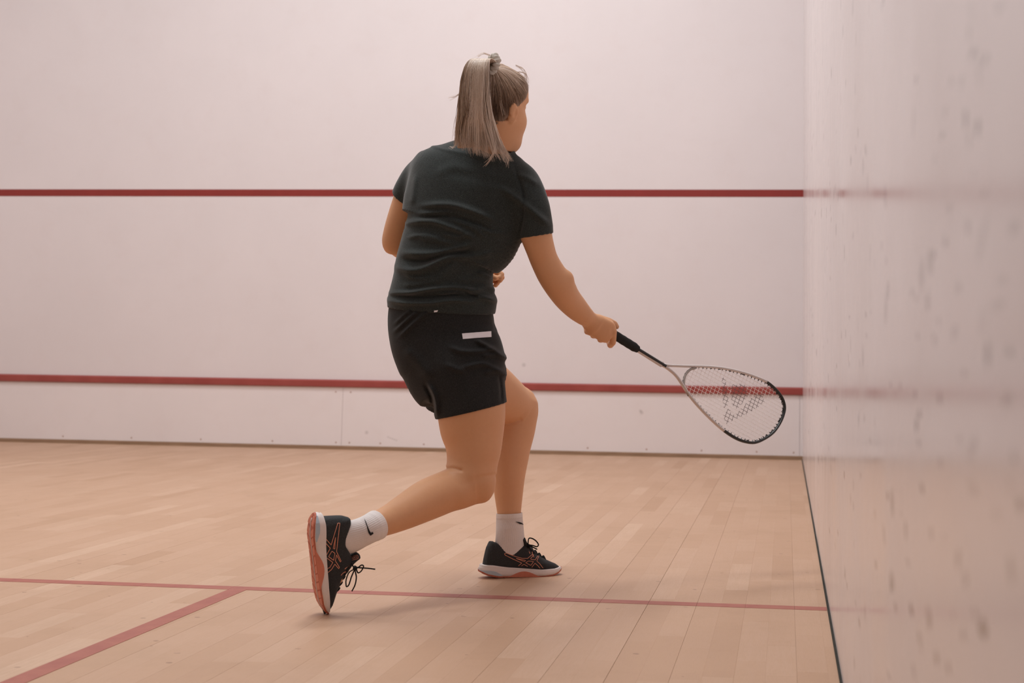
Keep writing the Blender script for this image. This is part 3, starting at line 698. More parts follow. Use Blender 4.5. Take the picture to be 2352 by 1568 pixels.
# --- hair: scalp cap, combed strands, ponytail
hairline = lambda f: np.interp(f, [-.2, -.05, -.03, .022, .055, .09], [-.068, -.066, -.058, -.004, .022, .10])
class Line:      # half space in head axes: keeps u > a + b*f (removes below)
    def __init__(s, a, b): s.a, s.b = a, b; s.lo = Hc-.3; s.hi = Hc+.3
    def __call__(s, P):
        q = (P-Hc)@HA.T; f, sd, u = q.T
        line = hairline(f)
        return (u-line)*.8
hair_ops = [(EH(-.013, 0, .031, .0965, .0775, .0895), 0, '+'), (EH(.052, 0, .05, .040, .056, .045), .03, '+'), (EH(-.045, 0, .008, .047, .052, .050), .02, '+'), (Tube([(1137, 250, 3.735, 55, 1.06), (1132, 285, 3.742, 53.5, 1.05), (1127, 312, 3.75, 52, 1.03)]), .012, '+'), (Line(0, 0), .008, '-')]
V, Fq = surface(hair_ops, .003, (), smooth=1)
hb = BVHTree.FromPolygons([tuple(v) for v in V], [tuple(int(i) for i in f) for f in Fq])
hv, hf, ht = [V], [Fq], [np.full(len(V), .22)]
nh = len(V)
def strand(C, r, tone):
    global nh
    n = len(C); Vt, Ft = tube(C, r, 3, caps=False)
    hv.append(Vt); hf.append(np.array(Ft)+nh); nh += len(Vt)
    ht.append(np.repeat(tone, 3))
PB = at(1131, 149, 3.672)      # where the hair is gathered
PBh = (PB-Hc)@HA.T
def scalp(q):   # push a head-space direction onto the hair cap
    c = np.array([-.013, 0, .015]); d = q-c; d = d/np.linalg.norm(d)
    h = hb.ray_cast(Vector(H(*(c+d*.2))), Vector(-(Hf*d[0]+Hs*d[1]+Hu*d[2])))
    if h[0] is None: return H(*(c+d*.095)), d
    return np.array(h[0]), d
for i in range(2600):
    an = rng.uniform(-math.pi, math.pi); ca = math.cos(an)
    # start on the hairline
    el = rng.uniform(-.95, .75)
    s0 = np.array([math.cos(an)*math.cos(el), math.sin(an)*math.cos(el), math.sin(el)])
    c = np.array([-.013, 0, .015]); e0 = PBh-c; e0 /= np.linalg.norm(e0)
    n = 9; lift = rng.uniform(.0005, .0045); wob = rng.normal(0, .02); pts = []
    for k in range(n):
        t = (k/(n-1))*.97
        d = s0*(1-t)+e0*t+np.cross(s0, e0)*math.sin(math.pi*t)*wob; d /= np.linalg.norm(d)
        p, dd = scalp(c+d*.09); pts.append(p+(Hf*dd[0]+Hs*dd[1]+Hu*dd[2])*lift*(1-.3*t))
    # skip starts on the bare face / below the hairline
    q0 = (np.array(pts[0])-Hc)@HA.T; f, u = q0[0], q0[2]
    if u < hairline(f)-.001: continue
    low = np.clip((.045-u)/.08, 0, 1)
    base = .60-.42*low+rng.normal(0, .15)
    strand(spline(pts, 12), rng.uniform(.00035, .0007)*np.clip(np.linspace(.25, 2.5, 12), 0, 1), np.clip(base+np.linspace(0, .12, 12), 0, 1))
# ponytail strands
PC = [(1131, 149, 3.668, 12, .010), (1117, 137, 3.645, 15, .016), (1103, 136, 3.625, 20, .022), (1095, 155, 3.61, 26, .026), (1092, 185, 3.605, 31, .028), (1090, 225, 3.60, 33, .028), (1090, 265, 3.60, 35, .027),
      (1090, 300, 3.605, 43, .024), (1094, 335, 3.61, 56, .020), (1104, 372, 3.615, 66, .016)]
pcw = spline([(a, b, c_) for a, b, c_, _, _ in PC], 26); pww = np.interp(np.linspace(0, 9, 26), range(10), [a[3] for a in PC]); pdw = np.interp(np.linspace(0, 9, 26), range(10), [a[4] for a in PC])
core = Tube([(a, b+(10 if i_ in (1, 2) else 0), c_, w_*(.5 if i_ < 3 else .8), max(.004, d_*(.45 if i_ < 3 else .78))) for i_, (a, b, c_, w_, d_) in enumerate(PC[:-1])])
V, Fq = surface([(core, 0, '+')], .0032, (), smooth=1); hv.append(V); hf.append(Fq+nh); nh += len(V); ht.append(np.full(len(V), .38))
clumps = [(rng.uniform(-1, 1), -1 if rng.random() < .65 else rng.uniform(-1, 1), rng.uniform(0, 6.28), rng.normal(0, 1), rng.uniform(-.05, .05)) for _ in range(70)]
for i in range(3000):
    cu, cz, ph, ct, ce = clumps[rng.integers(len(clumps))]
    cz_ = cz*math.sqrt(max(0, 1-cu*cu))
    a_ = rng.uniform(0, 2*math.pi); r_ = math.sqrt(rng.random()); loose = rng.random() < .25
    su, sz = r_*math.cos(a_), r_*math.sin(a_)
    end = min(1., .90+.075*cu+ce+rng.uniform(-.035, .02)+(rng.uniform(-.15, .03) if loose else 0))      # right side hangs lower
    n = 24; t = np.linspace(0, end, n); k = t*25
    x = np.interp(k, range(26), pcw[:, 0]); y = np.interp(k, range(26), pcw[:, 1]); z = np.interp(k, range(26), pcw[:, 2])
    ww = np.interp(k, range(26), pww); dd = np.interp(k, range(26), pdw)
    sp = np.interp(t/end, [0, .3, .7, 1], [.8, .42, .26, .10])*(1.8 if loose else 1)     # locks close up towards their tips
    ux = np.clip(cu+su*sp, -1.06, 1.06); uz = np.clip(cz_+sz*sp, -1.06, 1.0)
    tip = np.clip((t-.5)/.5, 0, 1)**1.5; wave = np.sin(11*t+ph)*(1.2+7*tip)+rng.normal(0, .5)
    x = x+ux*ww+wave+tip*ct*7; z = z+uz*dd+tip*.007*np.sin(8*t+ph*1.7); y = y+tip*4*np.sin(9*t+ph)
    C = np.array([at(*q) for q in zip(x, y, z)])
    rad = rng.uniform(.0003, .0007)*np.clip((1.03-np.linspace(0, 1, n))*4, .2, 1)
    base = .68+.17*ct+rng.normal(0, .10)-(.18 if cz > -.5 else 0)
    strand(C, rad, np.clip(base+.40*tip+.10*np.exp(-((t-.22)/.1)**2), 0, 1))
# loose flyaways
for (pts, tn) in [([(1066, 210, 3.60), (1055, 216, 3.59), (1046, 222, 3.59), (1034, 226, 3.6)], .8), ([(1140, 320, 3.6), (1134, 350, 3.59), (1126, 366, 3.6), (1117, 377, 3.61)], .95),
                  ([(1150, 320, 3.62), (1160, 345, 3.62), (1167, 362, 3.625), (1165, 378, 3.63)], .9), ([(1190, 165, 3.72), (1205, 168, 3.73), (1209, 178, 3.74), (1210, 190, 3.74)], .8),
                  ([(1185, 150, 3.74), (1203, 160, 3.75), (1208, 175, 3.76), (1206, 190, 3.76)], .8), ([(1125, 127, 3.64), (1110, 122, 3.63), (1095, 130, 3.62)], .7), ([(1060, 260, 3.6), (1056, 300, 3.6), (1043, 335, 3.61), (1034, 334, 3.62)], .85),
                  ([(1120, 270, 3.62), (1128, 310, 3.61), (1140, 330, 3.61), (1148, 352, 3.615)], .8), ([(1118, 170, 3.63), (1124, 210, 3.64), (1118, 232, 3.63)], .85), ([(1135, 180, 3.66), (1146, 220, 3.655), (1156, 262, 3.66)], .75)]:
    for k in range(9):
        q_ = rng.normal(0, 2.2, 2); C = spline([at(a+q_[0]*(.3+.4*j)+rng.normal(0, .8), b+q_[1]*(.3+.4*j)+rng.normal(0, .8), c_) for j, (a, b, c_) in enumerate(pts)], 14); strand(C, np.linspace(.00045, .0002, 14), np.full(14, tn))
V = np.vstack(hv)
F = np.vstack([f for f in hf])
o_hair = obj('hair', V, F, M['hair'], person, smooth=True, label='blond hair tied in a high ponytail'); set_tone(o_hair, np.concatenate(ht))
# scrunchie: ruffled torus
ax = nrm(CR(-.72, .30, -.62)); e1 = nrm(np.cross(ax, UP)); e2 = np.cross(ax, e1); c = at(1131, 148, 3.664); nU, nV = 72, 16; V = []
for i in range(nU):
    a = 2*math.pi*i/nU; rr = .0185+.0018*math.sin(7*a+.5)+.001*math.sin(17*a)
    dr = e1*math.cos(a)*1.0+e2*math.sin(a)*1.12
    for j in range(nV):
        b = 2*math.pi*j/nV; mr_ = .0095*(1+.16*math.sin(13*a+2*math.sin(b))+.08*math.sin(23*a))
        V.append(c+dr*(rr+mr_*math.cos(b))+ax*mr_*1.15*math.sin(b))
F = np.array([(i*nV+j, i*nV+(j+1) % nV, ((i+1) % nU)*nV+(j+1) % nV, ((i+1) % nU)*nV+j) for i in range(nU) for j in range(nV)])
obj('scrunchie', V, F[:, ::-1], M['scrunchie'], person, smooth=True, label='grey beige scrunchie')

# --- where the shoes stand (x heel to toe, y to the left, z up of each shoe)
Xs = nrm(at(752, 1413, 3.35)-at(723.5, 1185, 3.33)); be = math.radians(28)
Zs = CR(math.cos(be), 0, math.sin(be)); Zs = nrm(Zs-Xs*(Zs@Xs)); RN = np.stack([Xs, np.cross(Zs, Xs), Zs], 1)*.965
ogN = at(744, 1411, 3.345)-RN@np.array([.262, 0, .012]); ogN = ogN-np.array([0, 0, (ogN+RN@np.array([.271, 0, .022]))[2]-.0015])
ps = math.radians(24); pit = math.radians(1.5); Zs = np.array([0, 0, 1.])
Xs = nrm(_rt*math.cos(ps)+np.array([-_sy, _cy, 0])*math.sin(ps)); Xs = nrm(Xs*math.cos(pit)-Zs*math.sin(pit)); Zs = nrm(Zs-Xs*(Zs@Xs))
RF = np.stack([Xs, np.cross(Zs, Xs), Zs], 1)*.955
d = at(1106, 1331, 1.)-POS; ogF = POS+d*(-POS[2]/d[2])+RF[:, 1]/.955*.034; ogF[2] = .0035

# --- socks (ribbed)
def sock(st, top_n, Xd):
    C = spline([at(*s[:3]) for s in st], 40); R = spline([(s[3]*s[2]/F_PX,)*3 for s in st], 40)[:, 0]; n = 132
    K = np.interp(np.linspace(0, len(st)-1, 40), range(len(st)), [s[4] for s in st])
    T = np.gradient(C, axis=0); T /= np.linalg.norm(T, axis=1)[:, None]
    u = np.cross(T, FW); u /= np.linalg.norm(u, axis=1)[:, None]; xs_ = Xd-T*(T@Xd)[:, None]; xs_ /= np.linalg.norm(xs_, axis=1)[:, None]; xs_ *= np.sign((u*xs_).sum(1))[:, None]
    wb = np.clip((np.arange(40)-6)/14, 0, 1)[:, None]; u = u*(1-wb)+xs_*wb; u /= np.linalg.norm(u, axis=1)[:, None]; v = np.cross(T, u); V = []
    a = 2*math.pi*np.arange(n)/n
    ring = lambda i, r, dx=0: C[i]+u[i]*(r*np.cos(a))[:, None]+v[i]*(K[i]*r*np.sin(a))[:, None]+T[i]*dx
    V = [ring(0, R[0]*.88, .010), ring(0, R[0]*.97, .001)]
    for i in range(40):
        rib = .022*min(1, max(0, (38-i)/8)) if i > top_n else .008
        V.append(ring(i, R[i]*(1.03 if i <= top_n else 1.0)*(1+rib*np.cos(44*a))))
    F = [(i*n+k, (i+1)*n+k, (i+1)*n+(k+1) % n, i*n+(k+1) % n) for i in range(len(V)-1) for k in range(n)]
    return np.vstack(V), np.array(F)
V, F = sock([(866, 1205, 3.42, 33.5, 1.0), (850, 1213, 3.40, 32.5, 1.0), (831, 1222, 3.388, 33, .90), (804, 1233, 3.372, 37, .62), (766, 1243, 3.353, 40, .42)], 7, nrm(RN[:, 0]))
sockN = obj('sock', V, F, M['sock'], person, smooth=True); bvN = BVHTree.FromPolygons([tuple(v) for v in V], [tuple(int(i) for i in f) for f in F])
V, F = sock([(1169.8, 1178, 4.0, 28.8, 1.05), (1170.2, 1195, 3.997, 30, 1.0), (1171, 1215, 3.99, 31.5, .88), (1171.5, 1240, 3.983, 34, .62), (1170, 1288, 3.978, 38, .40)], 6, nrm(RF[:, 0]))
sockF = obj('sock', V, F, M['sock'], person, smooth=True); bvF = BVHTree.FromPolygons([tuple(v) for v in V], [tuple(int(i) for i in f) for f in F])
def decal(bvh, poly, off, thick, z0, mid):
    P = np.array(poly, float); A = [cast(bvh, x, y, off, z0) for x, y in P]
    n = len(P); V = [a for a, _ in A]+[a+m_*thick for a, m_ in A]
    F = [tuple(range(n, 2*n))]+[(i, (i+1) % n, n+(i+1) % n, n+i) for i in range(n)]
    me_ = bpy.data.meshes.new('t'); me_.from_pydata([tuple(p) for p in P[:, :2].tolist() and [(x, y, 0) for x, y in P]], [], [tuple(range(n))])
    me_.calc_loop_triangles(); tri = [tuple(t.vertices) for t in me_.loop_triangles]; bpy.data.meshes.remove(me_)
    return np.array(V), [tuple(n+i for i in t) for t in tri]+F[1:]
c6 = lambda L: [(660+a/5.225, 1140+b/5.225) for a, b in L]
c7 = lambda L: [(1080+a/7.467, 1140+b/7.467) for a, b in L]
V, F = decal(bvN, c6([(922, 268), (940, 300), (955, 335), (970, 375), (985, 410), (1000, 432), (1013, 434), (1021, 418), (1028, 438), (1022, 455), (1008, 465), (990, 460), (975, 435), (962, 398), (950, 350), (934, 305)]), .0018, .0012, 3.37, 0)
obj('tick_emblem', V, F, M['ink'], sockN, label='black tick emblem')
V, F = decal(bvF, c7([(772, 431), (830, 436), (880, 447), (915, 452), (906, 479), (870, 468), (820, 449)]), .0018, .0012, 3.96, 0)
obj('tick_emblem', V, F, M['ink'], sockF, label='black tick emblem')

# --- shoes. local frame: x heel to toe, y to the left, z up
XS = np.array([.0, .006, .02, .05, .10, .14, .18, .21, .24, .258, .268, .273])
WS_ = np.array([.006, .019, .0295, .0345, .0335, .0365, .0425, .0435, .0360, .0250, .0140, .003])
ZT = [(.0, .038), (.03, .038), (.08, .031), (.14, .027), (.2, .023), (.25, .024), (.273, .027)]
ZB = [(.0, .016), (.02, .007), (.055, .0), (.2, .0), (.235, .003), (.258, .010), (.273, .020)]
ip = lambda tab, x: np.interp(x, [a for a, _ in tab], [b for _, b in tab])
def outline(n, side, scale=1.):   # ring around the sole
    xs = .1365+.1365*-np.cos(np.linspace(0, math.pi, n)); wv_ = np.interp(xs, XS, WS_)*scale
    c = side*.007*np.clip((xs-.12)/.15, 0, 1)**1.5
    up_ = np.stack([xs, c+wv_], 1); dn = np.stack([xs, c-wv_], 1)[::-1]
    return np.vstack([up_, dn[1:-1]])
def loft_rings(rings):
    n = len(rings[0]); V = np.vstack(rings); F = []
    for i in range(len(rings)-1):
        for k in range(n): F.append((i*n+k, i*n+(k+1) % n, (i+1)*n+(k+1) % n, (i+1)*n+k))
    half = n//2
    def cap(o, flip):
        fs = []
        for k in range(0, half):   # strips between both sides
            a, b, c_, d_ = o+k, o+k+1, o+(n-k-1) % n, o+(n-k) % n
            f = [a, b, c_, d_]; f = [q for i, q in enumerate(f) if q not in f[:i]]
            if len(f) > 2: fs.append(tuple(f[::-1]) if flip else tuple(f))
        return fs
    F += cap(0, False)+cap((len(rings)-1)*n, True)
    return V, F
HT = [(.014, .040), (.018, .062), (.024, .090), (.034, .108), (.046, .107), (.062, .101), (.080, .094), (.100, .091), (.122, .095), (.145, .100), (.17, .079), (.19, .066), (.212, .053), (.232, .044), (.25, .037), (.262, .029), (.270, .018)]
WU = [(.014, .012), (.02, .0225), (.035, .030), (.06, .034), (.1, .0335), (.14, .0355), (.18, .0405), (.21, .0415), (.24, .0335), (.255, .023), (.265, .013), (.270, .004)]
def make_shoe(R, origin, side, name, lab):
    """R: 3x3 columns = local axes in world; side: +1 when the inner side of the foot is +y"""
    tw = lambda P: origin+np.asarray(P, float)@R.T
    ctr = lambda x: side*.007*np.clip((x-.12)/.15, 0, 1)**1.5
    # upper (implicit)
    class Up:
        lo = np.array([.005, -.05, .0]); hi = np.array([.275, .05, .125])
        def __call__(s, P):
            x, y, z = P.T; Hh = ip(HT, x)-.012; Wd = ip(WU, x); y = np.abs(y-ctr(x)); zz = np.maximum(z-.012, 0); Wd = Wd*(.82+.18*np.clip((z-.018)/.022, 0, 1))
            taper = 1-.12*np.clip(zz/.09, 0, 1)*np.clip((.15-x)/.05, 0, 1)
            pe = np.interp(x, [.02, .04, .12, .165], [2.6, 5., 5., 2.3]); k = ((y/(Wd*taper))**pe+(zz/Hh)**pe)**(1/pe); r_ = np.sqrt(y*y+zz*zz)+1e-6
            d = r_*(1-1/np.maximum(k, .05))*.75
            d = np.maximum(d, np.maximum(.014-x+.10*np.maximum(z-.04, 0), x-.2715)); return np.maximum(d, .012-z)
    cut = Tube(None, 24, world=[(np.array([.088, 0, .050]), .0235, .045), (np.array([.092, 0, .10]), .0235, .049), (np.array([.098, 0, .16]), .025, .058)])
    cut.u = np.tile([0., 1, 0], (24, 1)); cut.w = np.tile([1., 0, 0], (24, 1))
    V, Fq = surface([(Up(), 0, '+'), (cut, .004, '-')], .0021, (), smooth=1, thr=3.5)
    V, Fq = largest(V, Fq)
    Vw = tw(V)
    up_o = obj(name, Vw, Fq, M['shoe'], person, smooth=True, label=lab)
    bv = BVHTree.FromPolygons([tuple(v) for v in Vw], [tuple(int(i) for i in f) for f in Fq])
    # midsole
    o_ = outline(34, side); o_b = outline(34, side, .90); o_t = outline(34, side, .93)
    zt = ip(ZT, o_[:, 0]); zb = ip(ZB, o_[:, 0])+.004; mz = lambda t: zb*(1-t)+zt*t
    sq = lambda o2, z: np.column_stack([o2, z])
    sh = lambda k: np.column_stack([(o_[:, 0]-.1365)*k+.1365, (o_[:, 1]-ctr(o_[:, 0]))*k+ctr(o_[:, 0])])
    V, F = loft_rings([sq(o_b, mz(0)), sq(sh(.985), mz(.04)), sq(sh(1.0), mz(.3)), sq(sh(.985), mz(.55)), sq(sh(.982), mz(.60)), sq(sh(.968), mz(.64)), sq(sh(.975), mz(.9)), sq(sh(.955), mz(1.0)), sq(sh(.86), mz(1.0))])
    mid = obj('midsole', tw(V), F, M['midsole'], up_o, smooth=True, label='white foam midsole')
    # gel insert at the heel
    g_ = []
    for s_ in (1, -1):
        m_ = (o_[:, 0] < .075) & ((o_[:, 1]-ctr(o_[:, 0]))*s_ > 0); q = o_[m_]; q = q[np.argsort(q[:, 0])]
        k = len(q); out = 1.012
        a = np.column_stack([(q[:, 0]-.1365)*out+.1365, q[:, 1]*out, ip(ZB, q[:, 0])+.006]); b = np.column_stack([(q[:, 0]-.1365)*out+.1365, q[:, 1]*out, ip(ZT, q[:, 0])-.016-np.clip((q[:, 0]-.045)*.35, 0, .02)])
        c_ = b.copy(); c_[:, 1] *= .9; d_ = a.copy(); d_[:, 1] *= .9
        Vg = np.vstack([a, b, c_, d_]); Fg = [(r*k+i, r*k+i+1, ((r+1) % 4)*k+i+1, ((r+1) % 4)*k+i) for r in range(4) for i in range(k-1)]
        g_.append((Vg, Fg))
    V, F = join(g_); obj('gel_insert', tw(V), F, M['gel'], up_o, smooth=False, label='pale blue heel insert')
    # outsole: coral rubber lugs separated by slanted grooves
    pads = []
    def pad(poly, hgt, inset=.0015):
        P = np.array(poly, float); n = len(P); c_ = P.mean(0); lowr = c_+(P-c_)*(1-inset/.02)
        z1 = ip(ZB, P[:, 0])+.0055; z0 = ip(ZB, P[:, 0])-hgt+.001
        V = np.vstack([np.column_stack([P, z1]), np.column_stack([lowr, z0])])
        return V, [tuple(range(n, 2*n))[::-1]]+[(i, (i+1) % n, n+(i+1) % n, n+i) for i in range(n)]
    edges = [.004, .03, .052, .074, .100, .124, .147, .169, .191, .213, .236, .2715]
    for s_ in (1, -1):
        for a, b in zip(edges[:-1], edges[1:]):
            xs = np.linspace(a+.0012, b-.0012, 5); sk_ = .012
            ins = .0045+.010*math.exp(-((a+b)/2-.11)**2/.0008)
            yo = ctr(xs)+s_*np.interp(xs, XS, WS_)*.955; yi = ctr(xs)+s_*np.minimum(ins, np.interp(xs, XS, WS_)*.4)
            xi = xs+(sk_ if .02 < a < .22 else 0)*np.array(1.)
            xi = np.clip(xi, .003, .2715)
            poly = [(x, y) for x, y in zip(xs, yo)]+[(x, y) for x, y in zip(xi[::-1], yi[::-1])]
            if s_ < 0: poly = poly[::-1]
            pads.append(pad(poly, .001))
    # coral wedge at the arch
    for s_ in (1, -1):
        xs = np.linspace(.085, .19, 13); yo = ctr(xs)+s_*np.interp(xs, XS, WS_)*1.008; zl = np.full(13, .001); zh = .002+.0165*np.clip(np.sin(np.clip((xs-.085)/.105, 0, 1)*math.pi), 0, 1)**1.3
        yi = yo-s_*.006; Vt = np.vstack([np.column_stack([xs, yo, zl]), np.column_stack([xs, yo, zh]), np.column_stack([xs, yi, zh]), np.column_stack([xs, yi, zl])])
        pads.append((Vt, [(r*13+i, r*13+i+1, ((r+1) % 4)*13+i+1, ((r+1) % 4)*13+i) for r in range(4) for i in range(12)]))
    V, F = join(pads); outs = obj('outsole', tw(V), F, M['coral'], up_o, label='coral rubber outsole')
    q_ = outline(34, side, .945); qz = ip(ZB, q_[:, 0])
    V, F = loft_rings([np.column_stack([q_, qz+.0012]), np.column_stack([q_, qz+.0065])]); obj('outsole_web', tw(V), F, M['coral2'], outs, label='darker coral rubber between the lugs')
    xs = np.linspace(.012, .262, 30); V, F = tube(np.column_stack([xs, ctr(xs)+.0015*np.sin(xs*60), ip(ZB, xs)+.0012]), .0022, 6, flat=.6, hint=(0, 0, 1)); obj('groove_line', tw(V), F, M['midsole'], outs, smooth=True, label='white line along the middle of the outsole')
    # tongue
    C = spline([(.185, ctr(.185), .064), (.166, ctr(.165), .080), (.148, 0, .096), (.139, 0, .110), (.137, 0, .121)], 16)
    V, F = tube(C, np.interp(np.linspace(0, 1, 16), [0, .6, .85, .95, 1], [.018, .027, .027, .022, .012]), 16, flat=.34, hint=(0, 1, 0))
    tg = obj('tongue', tw(V), F, M['shoe'], up_o, smooth=True); tgb = BVHTree.FromPolygons([tuple(v) for v in tw(V)], F)
    # lacing rows and eyelet loops
    L = []; Ey = []
    for i, x in enumerate((.150, .164, .178, .192, .206)):
        zc = ip(HT, x); wv_ = .021-.0012*i
        for (dx0, dx1) in ((0, .010), (.010, 0)):
            pts = [(x+dx0, ctr(x)-wv_, zc-.012), (x+(dx0*2+dx1)/3, ctr(x)-wv_*.55, zc-.001), (x+(dx0+dx1)/2, ctr(x), zc+.004), (x+(dx0+2*dx1)/3, ctr(x)+wv_*.55, zc-.001), (x+dx1, ctr(x)+wv_, zc-.012)]
            L.append(tube(spline(pts, 13), .0022, 6, flat=.6))
        for s_ in (1, -1):
            pts = [(x+.003, ctr(x)+s_*(wv_-.001), zc-.008), (x+.002, ctr(x)+s_*(wv_+.005), zc-.0155), (x+.006, ctr(x)+s_*(wv_+.009), zc-.024)]
            Ey.append(tube(spline(pts, 8), .0017, 6))
    V, F = join(L); lace = obj('lace', tw(V), F, M['lace'], up_o, smooth=True)
    V, F = join(Ey); obj('eyelet_loops', tw(V), F, M['corallogo'], up_o, smooth=True, kind='stuff', label='coral eyelet loops')
    return up_o, bv, tw, tg, tgb
def stroke(bv, lines, r, z0):
    parts = []
    for L in lines:
        dense = []
        for a, b in zip(L[:-1], L[1:]):
            n = max(2, int(math.hypot(b[0]-a[0], b[1]-a[1])/1.3)); dense += [(a[0]+(b[0]-a[0])*i/n, a[1]+(b[1]-a[1])*i/n) for i in range(n)]
        dense.append(L[-1])
        parts.append(tube(np.array([cast(bv, x, y, .0003, z0)[0] for x, y in dense]), r, 6))
    return join(parts)

# rear (right) shoe: standing on its toe tip, sole turned to the viewer
shoeN, bN, twN, tgN, tgbN = make_shoe(RN, ogN, +1, 'shoe', 'black running shoe on its toe tip, coral sole turned to the viewer')
V, F = stroke(bN, [c6(l) for l in ([(605, 320), (630, 320), (608, 500), (590, 660), (645, 775), (635, 785), (590, 700), (575, 770), (625, 850), (615, 865), (570, 810), (530, 875), (490, 908), (452, 925)],
    [(605, 320), (565, 450), (525, 580), (452, 495)], [(578, 490), (572, 560), (568, 630), (550, 618), (578, 490)], [(535, 655), (570, 680), (555, 765), (495, 720), (535, 655)],
    [(446, 540), (515, 620), (470, 700), (446, 690)], [(446, 770), (480, 740), (545, 790), (510, 850), (448, 880)])], .00085, 3.34)
obj('stripe_emblem', V, F, M['corallogo'], shoeN, smooth=True, label='coral outlined crossing stripes')
zt = 3.325
LN = [c6(l) for l in ([(790, 840), (800, 870), (740, 910), (705, 1000), (706, 1070), (716, 1080), (740, 1055), (770, 960), (805, 880), (815, 850)], [(805, 850), (815, 900), (828, 970), (812, 1060), (775, 1135)],
    [(815, 860), (850, 850), (890, 822), (915, 838), (885, 895), (850, 915), (832, 885), (825, 850)], [(830, 850), (880, 855), (960, 860), (1055, 872)], [(770, 800), (800, 850), (840, 865)])]
V, F = join([tube(spline([at(x, y, zt) for x, y in l], 26), .0017, 6) for l in LN]+[(lambda q: (q[0], q[1]))(tube([at(*c6([(795, 845)])[0], zt), at(*c6([(835, 868)])[0], zt)], .005, 8))])
obj('lace_bow', V, F, M['lace'], shoeN, smooth=True)

# small label on the tongue of the rear shoe: outlined tag with lettering
fc = bpy.data.curves.new('tag_text', 'FONT'); fc.body = 'ASICS'; fc.size = 1; to = bpy.data.objects.new('tag_text', fc); COL.objects.link(to)
bpy.context.view_layer.update(); tme = to.evaluated_get(bpy.context.evaluated_depsgraph_get()).to_mesh()
tv = np.array([tuple(v.co) for v in tme.vertices]); tf = [tuple(p.vertices) for p in tme.polygons]; to.to_mesh_clear(); bpy.data.objects.remove(to); bpy.data.curves.remove(fc)
tu = (tv[:, 0]-tv[:, 0].min())/np.ptp(tv[:, 0]); tvv = (tv[:, 1]-tv[:, 1].min())/np.ptp(tv[:, 1])
q0 = np.array([808., 1284.2]); qx = np.array([13., -3.2]); qy = np.array([-.8, -4.2])
V = np.array([cast(tgbN, *(q0+qx*a+qy*b), .0006, 3.36)[0] for a, b in zip(tu, tvv)])
obj('lettering', V, tf, M['corallogo'], tgN, label='coral lettering ASICS on the tongue tag')
V, F = stroke(tgbN, [[tuple(q0+qx*a+qy*b) for a, b in ((-.12, -.35), (-.16, 1.2), (-.06, 1.45), (1.08, 1.45), (1.16, 1.1), (1.14, -.2), (1.04, -.45), (-.05, -.5), (-.12, -.35))]], .0005, 3.36)
obj('tag_outline', V, F, M['corallogo'], tgN, smooth=True, label='coral outline of the tongue tag')

# front (left) shoe: flat on the floor, turned slightly away
shoeF, bF, twF, tgF, tgbF = make_shoe(RF, ogF, -1, 'shoe', 'black running shoe flat on the floor, white midsole')
V, F = stroke(bF, [c7(l) for l in ([(585, 980), (620, 970), (780, 1030), (900, 1060), (985, 1060), (1065, 990), (1088, 1000), (1035, 1065), (1050, 1080), (1115, 1085), (1155, 1020), (1175, 1025), (1140, 1105), (1190, 1150), (1250, 1228)],
    [(585, 980), (600, 1005), (740, 1075), (885, 1140), (825, 1188)], [(790, 1060), (950, 1095), (930, 1115), (790, 1063)], [(950, 1135), (1000, 1105), (1085, 1115), (1040, 1180), (950, 1135)],
    [(880, 1188), (920, 1160), (985, 1196)], [(1055, 1212), (1110, 1145), (1160, 1185), (1195, 1228)])], .00085, 3.95)
obj('stripe_emblem', V, F, M['corallogo'], shoeF, smooth=True, label='coral outlined crossing stripes')
zt = 3.985
LN = [c7(l) for l in ([(990, 840), (1000, 730), (1040, 712), (1110, 745), (1160, 800), (1168, 835), (1140, 860), (1080, 840), (1010, 830)], [(1000, 830), (1080, 870), (1150, 905)], [(985, 800), (1000, 850)])]
V, F = join([tube(spline([at(x, y, zt) for x, y in l], 26), .0019, 6) for l in LN]+[tube([at(*c7([(985, 835)])[0], zt), at(*c7([(1030, 852)])[0], zt)], .005, 8)])
obj('lace_bow', V, F, M['lace'], shoeF, smooth=True)

# ------------------------------------------------------------------ racket
rk = empty('squash_racket', GB, label='white and black squash racket held low in the right hand', category='racket')
Re1 = nrm(at(1787, 980, 4.135)-GE)
p0 = at(1650, 905, 4.08); Re2 = at(1650+.516*80, 905-.857*80, 4.08+.055)-p0; Re2 = nrm(Re2-Re1*(Re2@Re1)); Rn = np.cross(Re1, Re2)
def onplane(x, y):
    d = at(x, y, 1.)-POS; t = ((GE-POS)@Rn)/(d@Rn); return POS+d*t
def loc2(P): q = P-GE; return np.array([q@Re1, q@Re2])
def w2(a, b, c_=0): return GE+Re1*a+Re2*b+Rn*c_
# grip: wrapped handle with flared butt and tape spiral
n = 60; C = np.array([GB+(GE-GB)*t for t in np.linspace(0, 1, n)]); tt = np.linspace(0, 1, n)
rad = .0140+.0035*np.clip(1-tt*9, 0, 1)+.00025*np.sin(tt*2*math.pi*9)-.003*np.clip((tt-.93)/.07, 0, 1)
V, F = tube(C, rad, 16, flat=.88, hint=tuple(Re2)); obj('grip', V, F, M['grip'], rk, smooth=True, label='black wrapped grip')
cfr = lambda L: [(1400+a/4.611, 720+b/4.611) for a, b in L]
Y = w2(*loc2(onplane(1521, 837)))
V, F = tube(np.linspace(GE-Re1*.01, Y, 14), np.linspace(.0085, .0095, 14), 12, flat=.85, hint=tuple(Re2)); shaft = obj('shaft', V, F, M['silver'], rk, smooth=True)
